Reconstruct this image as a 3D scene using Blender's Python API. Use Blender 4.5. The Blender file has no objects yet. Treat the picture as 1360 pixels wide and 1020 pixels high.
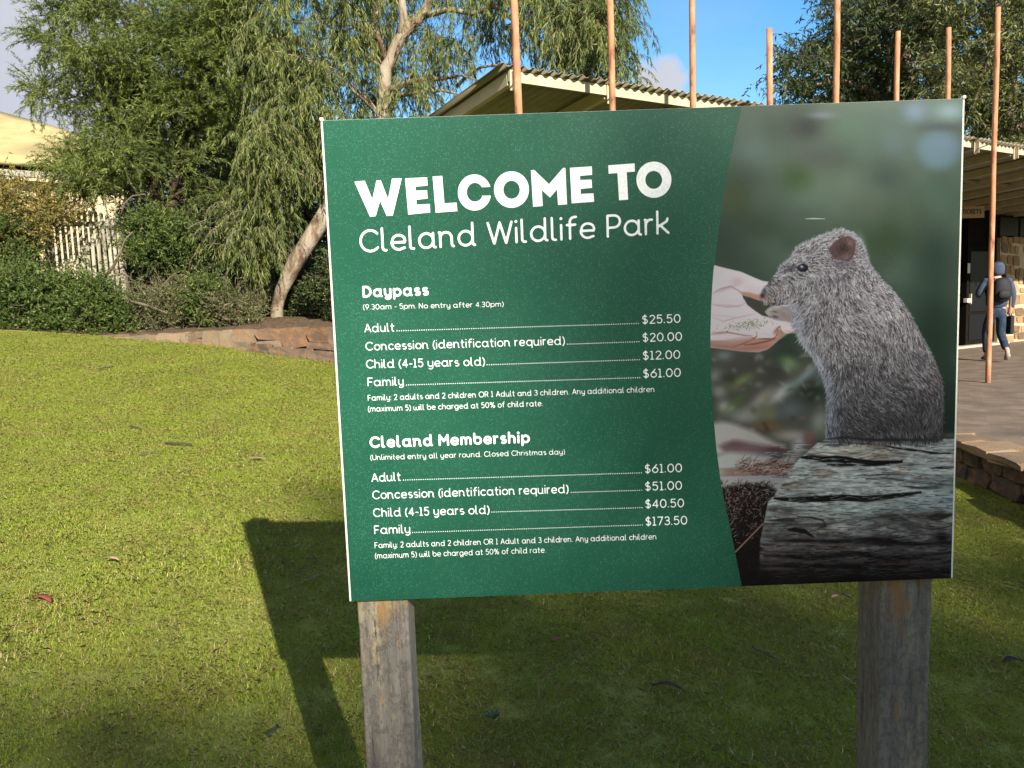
import bpy, bmesh, math, random
import numpy as np
from mathutils import Vector, Matrix
from mathutils.geometry import tessellate_polygon

S = bpy.context.scene
COL = S.collection
rad = math.radians
rng = np.random.default_rng(7)
random.seed(7)

# ------------------------------------------------------------------ camera, light, sky
CAMH = 1.6
PITCH, ROLL, FPX = 0.1030, -0.0361, 1000.0
_f = np.array([0, math.cos(PITCH), -math.sin(PITCH)])
_R = np.array([1.0, 0, 0]); _U = np.array([0, math.sin(PITCH), math.cos(PITCH)])
_R2 = _R*math.cos(ROLL) + _U*math.sin(ROLL)
_U2 = -_R*math.sin(ROLL) + _U*math.cos(ROLL)
cd = bpy.data.cameras.new('camera'); co = bpy.data.objects.new('camera', cd); COL.objects.link(co)
cd.sensor_width = 36; cd.lens = FPX/1360*36; cd.clip_start = 0.05; cd.clip_end = 2000
M = Matrix.Identity(4)
for i in range(3):
    M[i][0] = _R2[i]; M[i][1] = _U2[i]; M[i][2] = -_f[i]
M[2][3] = CAMH
co.matrix_world = M
S.camera = co

SUN_AZ, SUN_EL = rad(24.3), rad(27.3)      # behind the viewer and to the right
sd = bpy.data.lights.new('sun', 'SUN'); so = bpy.data.objects.new('sun', sd); COL.objects.link(so)
sd.energy = 5.0; sd.angle = rad(0.53); sd.color = (1.0, 0.93, 0.80)
to_sun = Vector((math.sin(SUN_AZ)*math.cos(SUN_EL), -math.cos(SUN_AZ)*math.cos(SUN_EL), math.sin(SUN_EL)))
so.rotation_euler = to_sun.to_track_quat('Z', 'Y').to_euler()

W = bpy.data.worlds.new('World'); S.world = W; W.use_nodes = True
wn = W.node_tree.nodes; wl = W.node_tree.links; wn.clear()
def wnode(t, **k):
    n = wn.new(t)
    for a, b in k.items(): setattr(n, a, b)
    return n
sky = wnode('ShaderNodeTexSky', sky_type='NISHITA', sun_disc=False, sun_elevation=SUN_EL,
            sun_rotation=math.pi-SUN_AZ, air_density=1.2, dust_density=0.35, ozone_density=2.2, altitude=400)
tc = wnode('ShaderNodeTexCoord')
def wmath(op, a, b=None, c=None):
    n = wnode('ShaderNodeMath', operation=op)
    for i, v in enumerate((a, b, c)):
        if v is None: continue
        if isinstance(v, (int, float)): n.inputs[i].default_value = v
        else: wl.new(v, n.inputs[i])
    return n.outputs[0]
mp = wnode('ShaderNodeMapping'); mp.inputs['Scale'].default_value = (1, 1, 2.2); wl.new(tc.outputs['Generated'], mp.inputs['Vector'])
nz = wnode('ShaderNodeTexNoise'); nz.inputs['Scale'].default_value = 2.3; nz.inputs['Detail'].default_value = 9; nz.inputs['Roughness'].default_value = 0.52
wl.new(mp.outputs[0], nz.inputs['Vector'])
def wdot(v):
    n = wnode('ShaderNodeVectorMath', operation='DOT_PRODUCT'); wl.new(tc.outputs['Generated'], n.inputs[0]); n.inputs[1].default_value = v
    return n.outputs['Value']
leftness = wmath('MULTIPLY', wdot((-0.95, -0.3, 0.0)), 1.6)           # a cloud bank lies to the left
bank = wnode('ShaderNodeMapRange'); bank.inputs['From Min'].default_value = 0.50; bank.inputs['From Max'].default_value = 0.74
wl.new(wmath('ADD', nz.outputs['Fac'], wmath('ADD', leftness, 0.10)), bank.inputs['Value'])
# the one small cumulus above the shelter roof
dpx = np.array([0, 0, 0.0]); _v = _f + _R2*((880-680)/FPX) - _U2*((112-510)/FPX); _v /= np.linalg.norm(_v)
nz2 = wnode('ShaderNodeTexNoise'); nz2.inputs['Scale'].default_value = 28; nz2.inputs['Detail'].default_value = 6
wl.new(tc.outputs['Generated'], nz2.inputs['Vector'])
cum = wnode('ShaderNodeMapRange'); cum.inputs['From Min'].default_value = 0.99935; cum.inputs['From Max'].default_value = 0.9999
wl.new(wmath('ADD', wdot(tuple(_v)), wmath('MULTIPLY', wmath('SUBTRACT', nz2.outputs['Fac'], 0.5), 0.0016)), cum.inputs['Value'])
thin = wnode('ShaderNodeMapRange'); thin.inputs['From Min'].default_value = 0.45; thin.inputs['From Max'].default_value = 0.95; thin.inputs['To Max'].default_value = 0.5
wl.new(nz.outputs['Fac'], thin.inputs['Value'])
cov = wmath('MAXIMUM', bank.outputs[0], wmath('MAXIMUM', cum.outputs[0], thin.outputs[0]))
ccol = wnode('ShaderNodeMixRGB'); ccol.inputs[1].default_value = (1.9, 2.0, 2.5, 1); ccol.inputs[2].default_value = (3.6, 3.65, 4.0, 1)
wl.new(nz.outputs['Fac'], ccol.inputs[0])
mixs = wnode('ShaderNodeMixRGB'); wl.new(cov, mixs.inputs[0])
hs = wnode('ShaderNodeHueSaturation'); hs.inputs['Saturation'].default_value = 1.42; wl.new(sky.outputs[0], hs.inputs['Color'])
wl.new(hs.outputs[0], mixs.inputs[1]); wl.new(ccol.outputs[0], mixs.inputs[2])
bg = wnode('ShaderNodeBackground'); bg.inputs['Strength'].default_value = 0.098
out = wnode('ShaderNodeOutputWorld'); wl.new(mixs.outputs[0], bg.inputs['Color']); wl.new(bg.outputs[0], out.inputs['Surface'])
S.view_settings.view_transform = 'Standard'; S.view_settings.look = 'None'
S.view_settings.exposure = 1.25; S.view_settings.gamma = 1.0; S.view_settings.use_curve_mapping = False

# ------------------------------------------------------------------ helpers
def ray(px, py):
    return _f + _R2*((px-680)/FPX) - _U2*((py-510)/FPX)
def P(px, py, Y):
    d = ray(px, py); t = Y/d[1]
    return np.array([0, 0, CAMH]) + d*t
def ground(x, y):
    x = np.clip(x, -15, 9); y = np.clip(y, -25, 12.5)
    return 0.064*y - 0.0911*x + 0.0*x
def G(px, py, lift=0.0):
    d = ray(px, py); t = 3.0
    for _ in range(60):
        p = np.array([0, 0, CAMH]) + d*t
        t += (p[2]-float(ground(p[0], p[1]))-lift)/max(0.05, -(d[2]-0.064*d[1]+0.0911*d[0]))*0.8
    return np.array([0, 0, CAMH]) + d*t

def mt_(m): return getattr(m, "m", m)
def link(o, parent=None):
    COL.objects.link(o)
    if parent is not None: o.parent = parent
    return o
def tag(o, label=None, cat=None, group=None, kind=None):
    if label: o['label'] = label
    if cat: o['category'] = cat
    if group: o['group'] = group
    if kind: o['kind'] = kind
    return o
def empty(name, loc, label, cat, group=None, rz=0.0):
    o = bpy.data.objects.new(name, None); COL.objects.link(o)
    o.location = loc; o.rotation_euler = (0, 0, rz); o.empty_display_size = 0.2
    o['ox'] = 0.0; del o['ox']
    return tag(o, label, cat, group)
def mesh_obj(name, verts, faces, mat, parent=None, smooth=False):
    me = bpy.data.meshes.new(name)
    if parent is not None:
        off = np.array(parent_loc(parent)); verts = [tuple(np.array(v, float)-off) for v in verts]
    me.from_pydata([tuple(map(float, v)) for v in verts], [], faces); me.update()
    if smooth: me.polygons.foreach_set('use_smooth', [True]*len(me.polygons))
    if mat is not None: me.materials.append(mt_(mat))
    return link(bpy.data.objects.new(name, me), parent)
def parent_loc(p):
    l = np.array(p.location, float)
    while p.parent is not None:
        p = p.parent; l = l + np.array(p.location, float)
    return l
def quads_obj(name, V, nper, mat, parent=None, smooth=False):
    """V: (N*nper,3) vertex array; one quad / tri per nper vertices (fast)."""
    V = np.asarray(V, np.float64)
    if parent is not None: V = V - parent_loc(parent)
    me = bpy.data.meshes.new(name); n = len(V)//nper
    me.vertices.add(len(V)); me.vertices.foreach_set('co', V.astype(np.float32).ravel())
    me.loops.add(len(V)); me.loops.foreach_set('vertex_index', np.arange(len(V), dtype=np.int32))
    me.polygons.add(n); me.polygons.foreach_set('loop_start', np.arange(0, len(V), nper, dtype=np.int32))
    me.update(calc_edges=True)
    if mat is not None: me.materials.append(mt_(mat))
    return link(bpy.data.objects.new(name, me), parent)
class MB:
    def __init__(s): s.v = []; s.f = []
    def add(s, v, f):
        n = len(s.v); s.v += [tuple(map(float, q)) for q in v]; s.f += [tuple(i+n for i in q) for q in f]
    def box(s, c, sx, sy, sz, ax=(1, 0, 0), ay=(0, 1, 0), az=(0, 0, 1), bev=0.0):
        c = np.array(c, float); ax = np.array(ax, float)*sx/2; ay = np.array(ay, float)*sy/2; az = np.array(az, float)*sz/2
        v = [c+i*ax+j*ay+k*az for k in (-1, 1) for j in (-1, 1) for i in (-1, 1)]
        s.add(v, [(0, 2, 3, 1), (4, 5, 7, 6), (0, 1, 5, 4), (2, 6, 7, 3), (0, 4, 6, 2), (1, 3, 7, 5)])
    def beam(s, a, b, w, h, up=(0, 0, 1)):
        a = np.array(a, float); b = np.array(b, float); d = b-a; L = np.linalg.norm(d); d /= L
        x = np.cross(d, up); x /= np.linalg.norm(x); z = np.cross(x, d)
        s.box((a+b)/2, L, w, h, d, x, z)
    def tube(s, pts, radii, n=8, cap=True, rough=0.0):
        pts = [np.array(p, float) for p in pts]; base = len(s.v); V = []; m = len(pts)
        ref = np.array([0.13, 0.31, 0.94])
        for i, p in enumerate(pts):
            d = pts[min(i+1, m-1)]-pts[max(i-1, 0)]; d /= (np.linalg.norm(d)+1e-9)
            x = np.cross(d, ref); 
            if np.linalg.norm(x) < 0.1: x = np.cross(d, (1, 0, 0))
            x /= np.linalg.norm(x); y = np.cross(d, x)
            for k in range(n):
                a = 2*math.pi*k/n; r = radii[i]*(1+rough*(rng.random()-0.5))
                V.append(p+r*(math.cos(a)*x+math.sin(a)*y))
        F = [(i*n+k, i*n+(k+1) % n, (i+1)*n+(k+1) % n, (i+1)*n+k) for i in range(m-1) for k in range(n)]
        if cap: F += [tuple(range(n-1, -1, -1)), tuple((m-1)*n+k for k in range(n))]
        s.add(V, F)
    def build(s, name, mat, parent=None, smooth=False, bevel=0.0):
        o = mesh_obj(name, s.v, s.f, mat, parent, smooth)
        if bevel:
            b = o.modifiers.new('bevel', 'BEVEL'); b.width = bevel; b.segments = 2; b.limit_method = 'ANGLE'
        return o

# materials --------------------------------------------------------
class Mat:
    def __init__(s, name, rough=0.7, spec=0.4):
        s.m = bpy.data.materials.new(name); s.m.use_nodes = True; s.n = s.m.node_tree.nodes; s.l = s.m.node_tree.links
        s.b = s.n['Principled BSDF']; s.b.inputs['Roughness'].default_value = rough; s.b.inputs['Specular IOR Level'].default_value = spec
        s.out = s.n['Material Output']; s.tc = s.n.new('ShaderNodeTexCoord'); s.geo = s.n.new('ShaderNodeNewGeometry')
    def vec(s, kind='Object', scale=(1, 1, 1), rot=(0, 0, 0)):
        mp = s.n.new('ShaderNodeMapping'); mp.inputs['Scale'].default_value = scale; mp.inputs['Rotation'].default_value = rot
        s.l.new(s.geo.outputs['Position'] if kind == 'World' else s.tc.outputs[kind], mp.inputs['Vector']); return mp.outputs[0]
    def noise(s, scale, detail=4, rough=0.5, vec=None, dist=0.0):
        n = s.n.new('ShaderNodeTexNoise'); n.inputs['Scale'].default_value = scale; n.inputs['Detail'].default_value = detail
        n.inputs['Roughness'].default_value = rough; n.inputs['Distortion'].default_value = dist
        s.l.new(vec if vec is not None else s.vec(), n.inputs['Vector']); return n.outputs['Fac']
    def voro(s, scale, vec=None, feature='F1', out='Distance', rnd=1.0):
        n = s.n.new('ShaderNodeTexVoronoi'); n.feature = feature; n.inputs['Scale'].default_value = scale; n.inputs['Randomness'].default_value = rnd
        s.l.new(vec if vec is not None else s.vec(), n.inputs['Vector']); return n.outputs[out]
    def ramp(s, fac, stops):
        r = s.n.new('ShaderNodeValToRGB'); e = r.color_ramp.elements
        while len(e) < len(stops): e.new(0.5)
        for i, (p, c) in enumerate(stops):
            e[i].position = p; e[i].color = (c[0], c[1], c[2], 1) if isinstance(c, (tuple, list)) else (c, c, c, 1)
        s.l.new(fac, r.inputs[0]); return r.outputs[0]
    def mix(s, fac, a, b, mode='MIX'):
        n = s.n.new('ShaderNodeMixRGB'); n.blend_type = mode
        for i, v in enumerate((fac, a, b)):
            if isinstance(v, (int, float)): n.inputs[i].default_value = v if i == 0 else (v, v, v, 1)
            elif isinstance(v, tuple): n.inputs[i].default_value = (v[0], v[1], v[2], 1)
            else: s.l.new(v, n.inputs[i])
        return n.outputs[0]
    def math(s, op, a, b=0.0, clamp=False):
        n = s.n.new('ShaderNodeMath'); n.operation = op; n.use_clamp = clamp
        for i, v in enumerate((a, b)):
            if isinstance(v, (int, float)): n.inputs[i].default_value = v
            else: s.l.new(v, n.inputs[i])
        return n.outputs[0]
    def color(s, c):
        if isinstance(c, tuple): s.b.inputs['Base Color'].default_value = (c[0], c[1], c[2], 1)
        else: s.l.new(c, s.b.inputs['Base Color'])
        return s
    def rough(s, v):
        if isinstance(v, (int, float)): s.b.inputs['Roughness'].default_value = v
        else: s.l.new(v, s.b.inputs['Roughness'])
        return s
    def bump(s, h, strength=0.5, dist=0.01):
        n = s.n.new('ShaderNodeBump'); n.inputs['Strength'].default_value = strength; n.inputs['Distance'].default_value = dist
        s.l.new(h, n.inputs['Height']); s.l.new(n.outputs[0], s.b.inputs['Normal']); return s
    def translucent(s, col, fac=0.35):
        t = s.n.new('ShaderNodeBsdfTranslucent'); mx = s.n.new('ShaderNodeMixShader'); mx.inputs[0].default_value = fac
        if isinstance(col, tuple): t.inputs[0].default_value = (*col, 1)
        else: s.l.new(col, t.inputs[0])
        s.l.new(s.b.outputs[0], mx.inputs[1]); s.l.new(t.outputs[0], mx.inputs[2]); s.l.new(mx.outputs[0], s.out.inputs['Surface']); return s
def varied(name, c1, c2, scale=8.0, rough=0.75, bump=0.3, spec=0.35, stretch=(1, 1, 1), bdist=0.01, kind='Object'):
    m = Mat(name, rough, spec); v = m.vec(kind, stretch)
    f = m.noise(scale, 8, 0.62, v); m.color(m.ramp(f, [(0.3, c1), (0.7, c2)]))
    m.bump(m.noise(scale*4, 6, 0.6, v), bump, bdist); return m
def leafmat(name, stops, trans=0.4, rough=0.55, scale=0.8, spec=0.35, ns=0.25):
    m = Mat(name, rough, spec)
    isl = m.geo.outputs['Random Per Island']; n = m.noise(scale, 3, 0.6, m.vec('World'))
    f = m.math('ADD', m.math('MULTIPLY', isl, 0.75), m.math('MULTIPLY', m.math('SUBTRACT', n, 0.4), 1.1))
    c = m.ramp(f, stops); m.color(c)
    m.translucent(m.mix(0.35, c, (0.16, 0.20, 0.02)), trans)
    return m
def srgb(r, g, b):
    f = lambda c: (c/255/12.92) if c/255 <= 0.04045 else ((c/255+0.055)/1.055)**2.4
    return (f(r), f(g), f(b))

# ------------------------------------------------------------------ ground, lawn, beds, terrace
def height_sheet(name, xs, ys, fn, mat):
    X, Y = np.meshgrid(xs, ys); Z = fn(X, Y); nx, ny = len(xs), len(ys)
    V = np.stack([X, Y, Z], -1).reshape(-1, 3)
    F = [(j*nx+i, j*nx+i+1, (j+1)*nx+i+1, (j+1)*nx+i) for j in range(ny-1) for i in range(nx-1)]
    return mesh_obj(name, V, F, mat, smooth=True)
mg = Mat('lawn_soil', 0.95, 0.1); v = mg.vec('World')
f1 = mg.noise(1.1, 5, 0.6, v); f2 = mg.noise(38, 5, 0.7, v)
mg.color(mg.mix(mg.math('MULTIPLY', f2, 0.8), mg.ramp(f1, [(0.3, (0.15, 0.19, 0.03)), (0.7, (0.23, 0.27, 0.055))]), (0.22, 0.20, 0.07)))
mg.bump(f2, 0.8, 0.03)
xs = np.unique(np.concatenate([np.linspace(-600, -16, 12), np.linspace(-15, 10, 80), np.linspace(11, 600, 12)]))
ys = np.unique(np.concatenate([np.linspace(-600, -6, 12), np.linspace(-5, 14, 80), np.linspace(15, 900, 14)]))
def lawn_h(X, Y):
    return ground(X, Y) + 0.012*np.sin(X*1.7+Y*0.6)*np.cos(Y*1.3-X*0.4)
lawn = height_sheet('lawn_ground', xs, ys, lawn_h, mg); tag(lawn, kind='structure')

# bed edge: along the back of the lawn, ground behind it level
BED = [(-16, 12.3), (-8.1, 12.1), (-5.6, 11.9), (-4.2, 11.55), (-2.6, 11.0), (-0.8, 10.3), (0.6, 9.6)]
BEDZ = 1.44
msoil = varied('bark_mulch', (0.07, 0.045, 0.028), (0.19, 0.13, 0.08), 14, 0.95, 0.9, 0.1, bdist=0.05, kind='World')
def bed_y(x): return np.interp(x, [p[0] for p in BED], [p[1] for p in BED])
gx = np.linspace(-16, 0.6, 90); gt = np.linspace(0, 1, 40)
Vb = []
for t in gt:
    for x in gx:
        y0 = bed_y(x)+0.06; y = y0+(t**1.6)*(30-y0)
        z = (BEDZ-0.11*max(0,1-t*9))*min(1,max(0,(x+6.6)/1.0))+(float(ground(x, y0))+0.012)*(1-min(1,max(0,(x+6.6)/1.0)))+0.10*math.sin(x*2.1+y)*math.sin(y*1.3)*min(1, t*6)+0.5*t*t*(1 if x < -1 else 0.4)
        z += rng.normal()*0.015*(t > 0)
        Vb.append((x, y, max(z, float(ground(x, min(y, 12.5)))+0.02)))
nb = len(gx)
Fb = [(j*nb+i, j*nb+i+1, (j+1)*nb+i+1, (j+1)*nb+i) for j in range(len(gt)-1) for i in range(nb-1)]
bed = mesh_obj('garden_bed', Vb, Fb, msoil, smooth=True); tag(bed, kind='structure')

# low stone retaining wall at the back of the lawn
mort = varied('wall_mortar', (0.15, 0.11, 0.07), (0.24, 0.18, 0.12), 20, 0.9, 0.5)
def stonemat(name, a, b, c):
    m = Mat(name, 0.85, 0.25); isl = m.n.new('ShaderNodeObjectInfo').outputs['Random']
    base = m.ramp(isl, [(0.0, a), (0.5, b), (1.0, c)]); n = m.noise(9, 7, 0.65, m.vec('World'))
    n2 = m.noise(60, 5, 0.6, m.vec('World'))
    m.color(m.mix(m.ramp(n, [(0.45, 0.0), (0.7, 0.7)]), base, (0.28, 0.14, 0.06))); m.bump(m.math('ADD', n, m.math('MULTIPLY', n2, 0.4)), 0.7, 0.02); return m
mstone = stonemat('sandstone', (0.11, 0.085, 0.058), (0.19, 0.15, 0.10), (0.075, 0.053, 0.038))
mstone_g = stonemat('weathered_stone', (0.09, 0.072, 0.055), (0.15, 0.125, 0.09), (0.07, 0.05, 0.036))
def stone_variants(n, seed):
    r = np.random.default_rng(seed); out = []
    for k in range(n):
        bm = bmesh.new(); bmesh.ops.create_cube(bm, size=1.0)
        bmesh.ops.subdivide_edges(bm, edges=bm.edges[:], cuts=1, use_grid_fill=True)
        for vv in bm.verts:
            L = vv.co.length
            if L > 0.8: vv.co.x *= r.uniform(0.80, 0.99); vv.co.z *= r.uniform(0.80, 0.99)
            vv.co += Vector(r.normal(0, 0.04, 3))
        me = bpy.data.meshes.new('stone'); bm.to_mesh(me); bm.free()
        me.materials.append(mt_(mstone)); out.append(me)
    return out
SV = stone_variants(6, 3)
def stone(parent, name, c, sx, sy, sz, ang, mat=None, tilt=0.0):
    me = SV[rng.integers(len(SV))]
    if mat is not None and mat is not mstone:
        key = mt_(mat).name
        if key not in stone_cache: 
            stone_cache[key] = []
            for q in SV:
                q2 = q.copy(); q2.materials.clear(); q2.materials.append(mt_(mat)); stone_cache[key].append(q2)
        me = stone_cache[key][rng.integers(len(SV))]
    o = bpy.data.objects.new(name, me); link(o, parent)
    o.location = Vector(c)-Vector(parent_loc(parent)); o.scale = (sx, sy, sz); o.rotation_euler = (tilt, rng.normal()*0.03, ang)
    return o
stone_cache = {}
mred = stonemat('red_brown_stone', (0.10, 0.06, 0.038), (0.15, 0.095, 0.06), (0.07, 0.035, 0.025))
rw = empty('retaining_wall', (-4.2, 11.5, float(ground(-4.2, 11.5))), 'low sandstone retaining wall holding the shrub bed at the far edge of the lawn', 'wall')
core = MB()
wallpts = [(-6.5, 12.02), (-5.75, 11.93), (-5.0, 11.75), (-4.2, 11.52), (-3.4, 11.28), (-2.6, 10.98), (-1.7, 10.62), (-0.8, 10.27), (0.3, 9.7)]
tops = [float(ground(-6.5, 12.02))+0.03, BEDZ-0.09, BEDZ-0.06, BEDZ-0.05, BEDZ-0.04, BEDZ-0.05, BEDZ-0.07, BEDZ-0.1, BEDZ-0.12]
for i in range(len(wallpts)-1):
    a, b = wallpts[i], wallpts[i+1]; d = np.array(b)-np.array(a); L = np.linalg.norm(d); d /= L; n = np.array([d[1], -d[0]])
    za, zb = float(ground(*a))-0.25, float(ground(*b))-0.25
    q = [np.array([*a, za]), np.array([*b, zb]), np.array([*b, tops[i+1]-0.03]), np.array([*a, tops[i]-0.03])]
    bk = [p-np.array([n[0], n[1], 0])*0.3 for p in q]
    core.add(q+bk, [(0, 1, 2, 3), (7, 6, 5, 4), (3, 2, 6, 7), (0, 3, 7, 4), (1, 5, 6, 2)])
core.build('mortar_core', mort, rw)
for i in range(len(wallpts)-1):
    a, b = np.array(wallpts[i]), np.array(wallpts[i+1]); d = b-a; L = np.linalg.norm(d); d /= L; n = np.array([d[1], -d[0]])
    ang = math.atan2(d[1], d[0]); s = 0.0
    while s < L:
        w = rng.uniform(0.15, 0.5); w = min(w, L-s+0.05); p = a+d*(s+w/2)
        zt = np.interp(s+w/2, [0, L], [tops[i], tops[i+1]]); zb = float(ground(*p))-0.04; z = zb
        while z < zt-0.04:
            h = min(rng.uniform(0.10, 0.30), zt-z)
            if zt-z-h < 0.07: h = zt-z
            stone(rw, 'stone', (p[0]+n[0]*0.0+rng.normal()*0.006, p[1]+rng.normal()*0.006, z+h/2), w*0.98, 0.16, h*0.98, ang, mstone if rng.random() < (0.75 if p[0] < -3.6 else 0.3) else (mstone_g if rng.random() < .6 else mred))  # right half: red-brown rock, darkened in colour for tree shade
            z += h
        s += w
# flat kerb of stones along the foot of the wall's right half
kerb = empty('stone_kerb', (-2.2, 10.6, float(ground(-2.2, 10.6))), 'narrow row of flat kerb stones at the foot of the sandstone wall', 'kerb')
s = 0.0; A0 = np.array([-4.1, 11.33]); B0 = np.array([0.2, 9.5]); d = (B0-A0)/np.linalg.norm(B0-A0); L = np.linalg.norm(B0-A0)
while s < L:
    w = rng.uniform(0.25, 0.42); p = A0+d*(s+w/2)
    stone(kerb, 'stone', (p[0], p[1], float(ground(*p))+0.05), w*0.96, 0.17, 0.15, math.atan2(d[1], d[0]), mstone_g); s += w

# paved terrace
TZ = 0.35
mpave = Mat('brick_paving', 0.8, 0.25); v = mpave.vec('World', (1, 1, 1), (0, 0, 0.54))
bt = mpave.n.new('ShaderNodeTexBrick'); bt.inputs['Scale'].default_value = 1.0; bt.inputs['Brick Width'].default_value = 0.23; bt.inputs['Row Height'].default_value = 0.115
bt.inputs['Mortar Size'].default_value = 0.006; bt.inputs['Color1'].default_value = (0.135, 0.10, 0.07, 1); bt.inputs['Color2'].default_value = (0.19, 0.145, 0.10, 1); bt.inputs['Mortar'].default_value = (0.19, 0.13, 0.10, 1)
mpave.l.new(v, bt.inputs['Vector'])
nn = mpave.noise(3.2, 6, 0.6, v)
mpave.color(mpave.mix(mpave.ramp(nn, [(0.42, 0.0), (0.62, 0.7)]), bt.outputs['Color'], (0.09, 0.068, 0.048))); mpave.bump(mpave.math('ADD', bt.outputs['Fac'], mpave.math('MULTIPLY', nn, -1.0)), 0.4, 0.006)
TP = [(-1.2, 5.2), (3.78, 7.72), (3.78, 2.4), (15, 2.4), (30, 14), (30, 34), (16, 26), (-4, 13)]
def slab(name, poly, z0, z1, mat):
    n = len(poly); tri = tessellate_polygon([[Vector((p[0], p[1], 0)) for p in poly]])
    V = [(p[0], p[1], z1) for p in poly]+[(p[0], p[1], z0) for p in poly]
    F = [tuple(t) for t in tri]+[(i, (i+1) % n, n+(i+1) % n, n+i) for i in range(n)]
    me = bpy.data.meshes.new(name); me.from_pydata(V, [], F); bm = bmesh.new(); bm.from_mesh(me); bmesh.ops.recalc_face_normals(bm, faces=bm.faces[:]); bm.to_mesh(me); bm.free()
    me.materials.append(mt_(mat)); return link(bpy.data.objects.new(name, me))
ter = slab('paved_terrace', TP, -0.5, TZ, mpave); tag(ter, kind='structure')
medge = stonemat('terrace_stone', (0.14, 0.10, 0.062), (0.20, 0.145, 0.09), (0.10, 0.07, 0.045))
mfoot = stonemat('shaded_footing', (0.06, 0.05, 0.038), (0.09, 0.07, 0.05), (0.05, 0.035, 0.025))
# rough edging stones on the terrace rim (parts of the terrace) and dark footing stones below
y = 2.6
while y < 7.7:
    w = rng.uniform(0.28, 0.5)
    stone(ter, 'edging_stone', (3.80+rng.normal()*0.02, y+w/2, TZ-0.018+rng.normal()*0.008), w*0.99, rng.uniform(0.30, 0.46), 0.07, math.pi/2, medge)
    y += w
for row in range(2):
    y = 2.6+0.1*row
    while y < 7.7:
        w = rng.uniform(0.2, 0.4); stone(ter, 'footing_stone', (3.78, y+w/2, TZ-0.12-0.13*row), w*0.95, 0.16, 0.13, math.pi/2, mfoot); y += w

# ------------------------------------------------------------------ grass
mgrass = Mat('grass_blades', 0.6, 0.25)
isl = mgrass.geo.outputs['Random Per Island']; wv = mgrass.vec('World')
n1 = mgrass.noise(0.9, 4, 0.6, wv); n2 = mgrass.noise(4.5, 4, 0.6, wv)
green = mgrass.ramp(mgrass.math('ADD', mgrass.math('MULTIPLY', isl, 0.5), mgrass.math('MULTIPLY', n1, 0.5)),
                    [(0.2, (0.17, 0.25, 0.020)), (0.5, (0.29, 0.37, 0.036)), (0.8, (0.46, 0.50, 0.10))])
dryf = mgrass.ramp(mgrass.math('ADD', mgrass.math('MULTIPLY', isl, 0.45), mgrass.math('MULTIPLY', n2, 0.75)), [(0.68, 0.0), (0.76, 1.0)])
gc = mgrass.mix(dryf, green, (0.40, 0.33, 0.10)); mgrass.color(gc); mgrass.translucent(gc, 0.42)
mdry = Mat('dead_grass', 0.7, 0.2); mdry.color(mdry.ramp(mdry.geo.outputs['Random Per Island'], [(0.0, (0.24, 0.18, 0.07)), (0.5, (0.36, 0.30, 0.12)), (1.0, (0.50, 0.44, 0.22))]))
GS = bpy.data.collections.new('grass_patches')
def blades(n, size, hmin, hmax, w, seed, flat=0.0):
    r = np.random.default_rng(seed)
    p = np.stack([r.uniform(-size/2, size/2, n), r.uniform(-size/2, size/2, n), np.zeros(n)], -1)
    a = r.uniform(0, 2*math.pi, n); lean = r.uniform(0.2, 1.2, n)+flat; h = r.uniform(hmin, hmax, n)
    dirh = np.stack([np.cos(a), np.sin(a), np.zeros(n)], -1); side = np.stack([-np.sin(a+r.normal(0, .8, n)), np.cos(a), np.zeros(n)], -1)
    ww = w*r.uniform(0.6, 1.3, n)[:, None]; up = np.array([0, 0, 1.0])
    mid = p+dirh*(h*np.sin(lean*0.5)*0.5)[:, None]+up*(h*np.cos(lean*0.6)*0.5)[:, None]
    tip = mid+dirh*(h*np.sin(lean)*0.55)[:, None]+up*(h*np.cos(np.minimum(lean, 1.75))*0.5)[:, None]
    tip[:, 2] = np.maximum(tip[:, 2], 0.003); mid[:, 2] = np.maximum(mid[:, 2], 0.003)
    q = np.stack([p-side*ww/2, p+side*ww/2, mid+side*ww*0.45, tip, mid-side*ww*0.45], 1)
    return q.reshape(-1, 3)
for k in range(5):
    o = quads_obj('grass_patch', blades(3000, 0.34, 0.006, 0.021, 0.0019, 20+k), 5, mgrass); COL.objects.unlink(o)
    d_ = quads_obj('dry_patch', blades(90+45*k, 0.34, 0.012, 0.036, 0.0018, 40+k, 0.9)+np.array([0, 0, 0.004]), 5, mdry); COL.objects.unlink(d_)
    # one mesh, two materials
    bm = bmesh.new(); bm.from_mesh(o.data); nf = len(bm.faces); bm.from_mesh(d_.data); bm.faces.ensure_lookup_table()
    for ff in bm.faces[nf:]: ff.material_index = 1
    bm.to_mesh(o.data); bm.free(); o.data.materials.append(mt_(mdry)); bpy.data.objects.remove(d_); GS.objects.link(o)
pts = []; sc = []
yy = 0.9
while yy < 12.2:
    st = 0.17 if yy < 5 else (0.19 if yy < 8 else 0.22)
    xx = -yy*0.80-1.2
    while xx < min(yy*0.80+0.4, 5.5):
        x, y = xx+rng.normal()*0.04, yy+rng.normal()*0.04; xx += st
        if y > bed_y(x)-0.12 and x < 0.7: continue
        # nothing under the terrace
        if x > 3.6 or (y > 5.2+(x+1.2)*0.506-0.1 and x > -1.2): continue
        if x > 0.6 and y > 10.5: continue
        pts.append((x, y, float(lawn_h(x, y))-0.002)); sc.append(st/0.17*0.85+rng.normal()*0.05)
    yy += st
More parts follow.
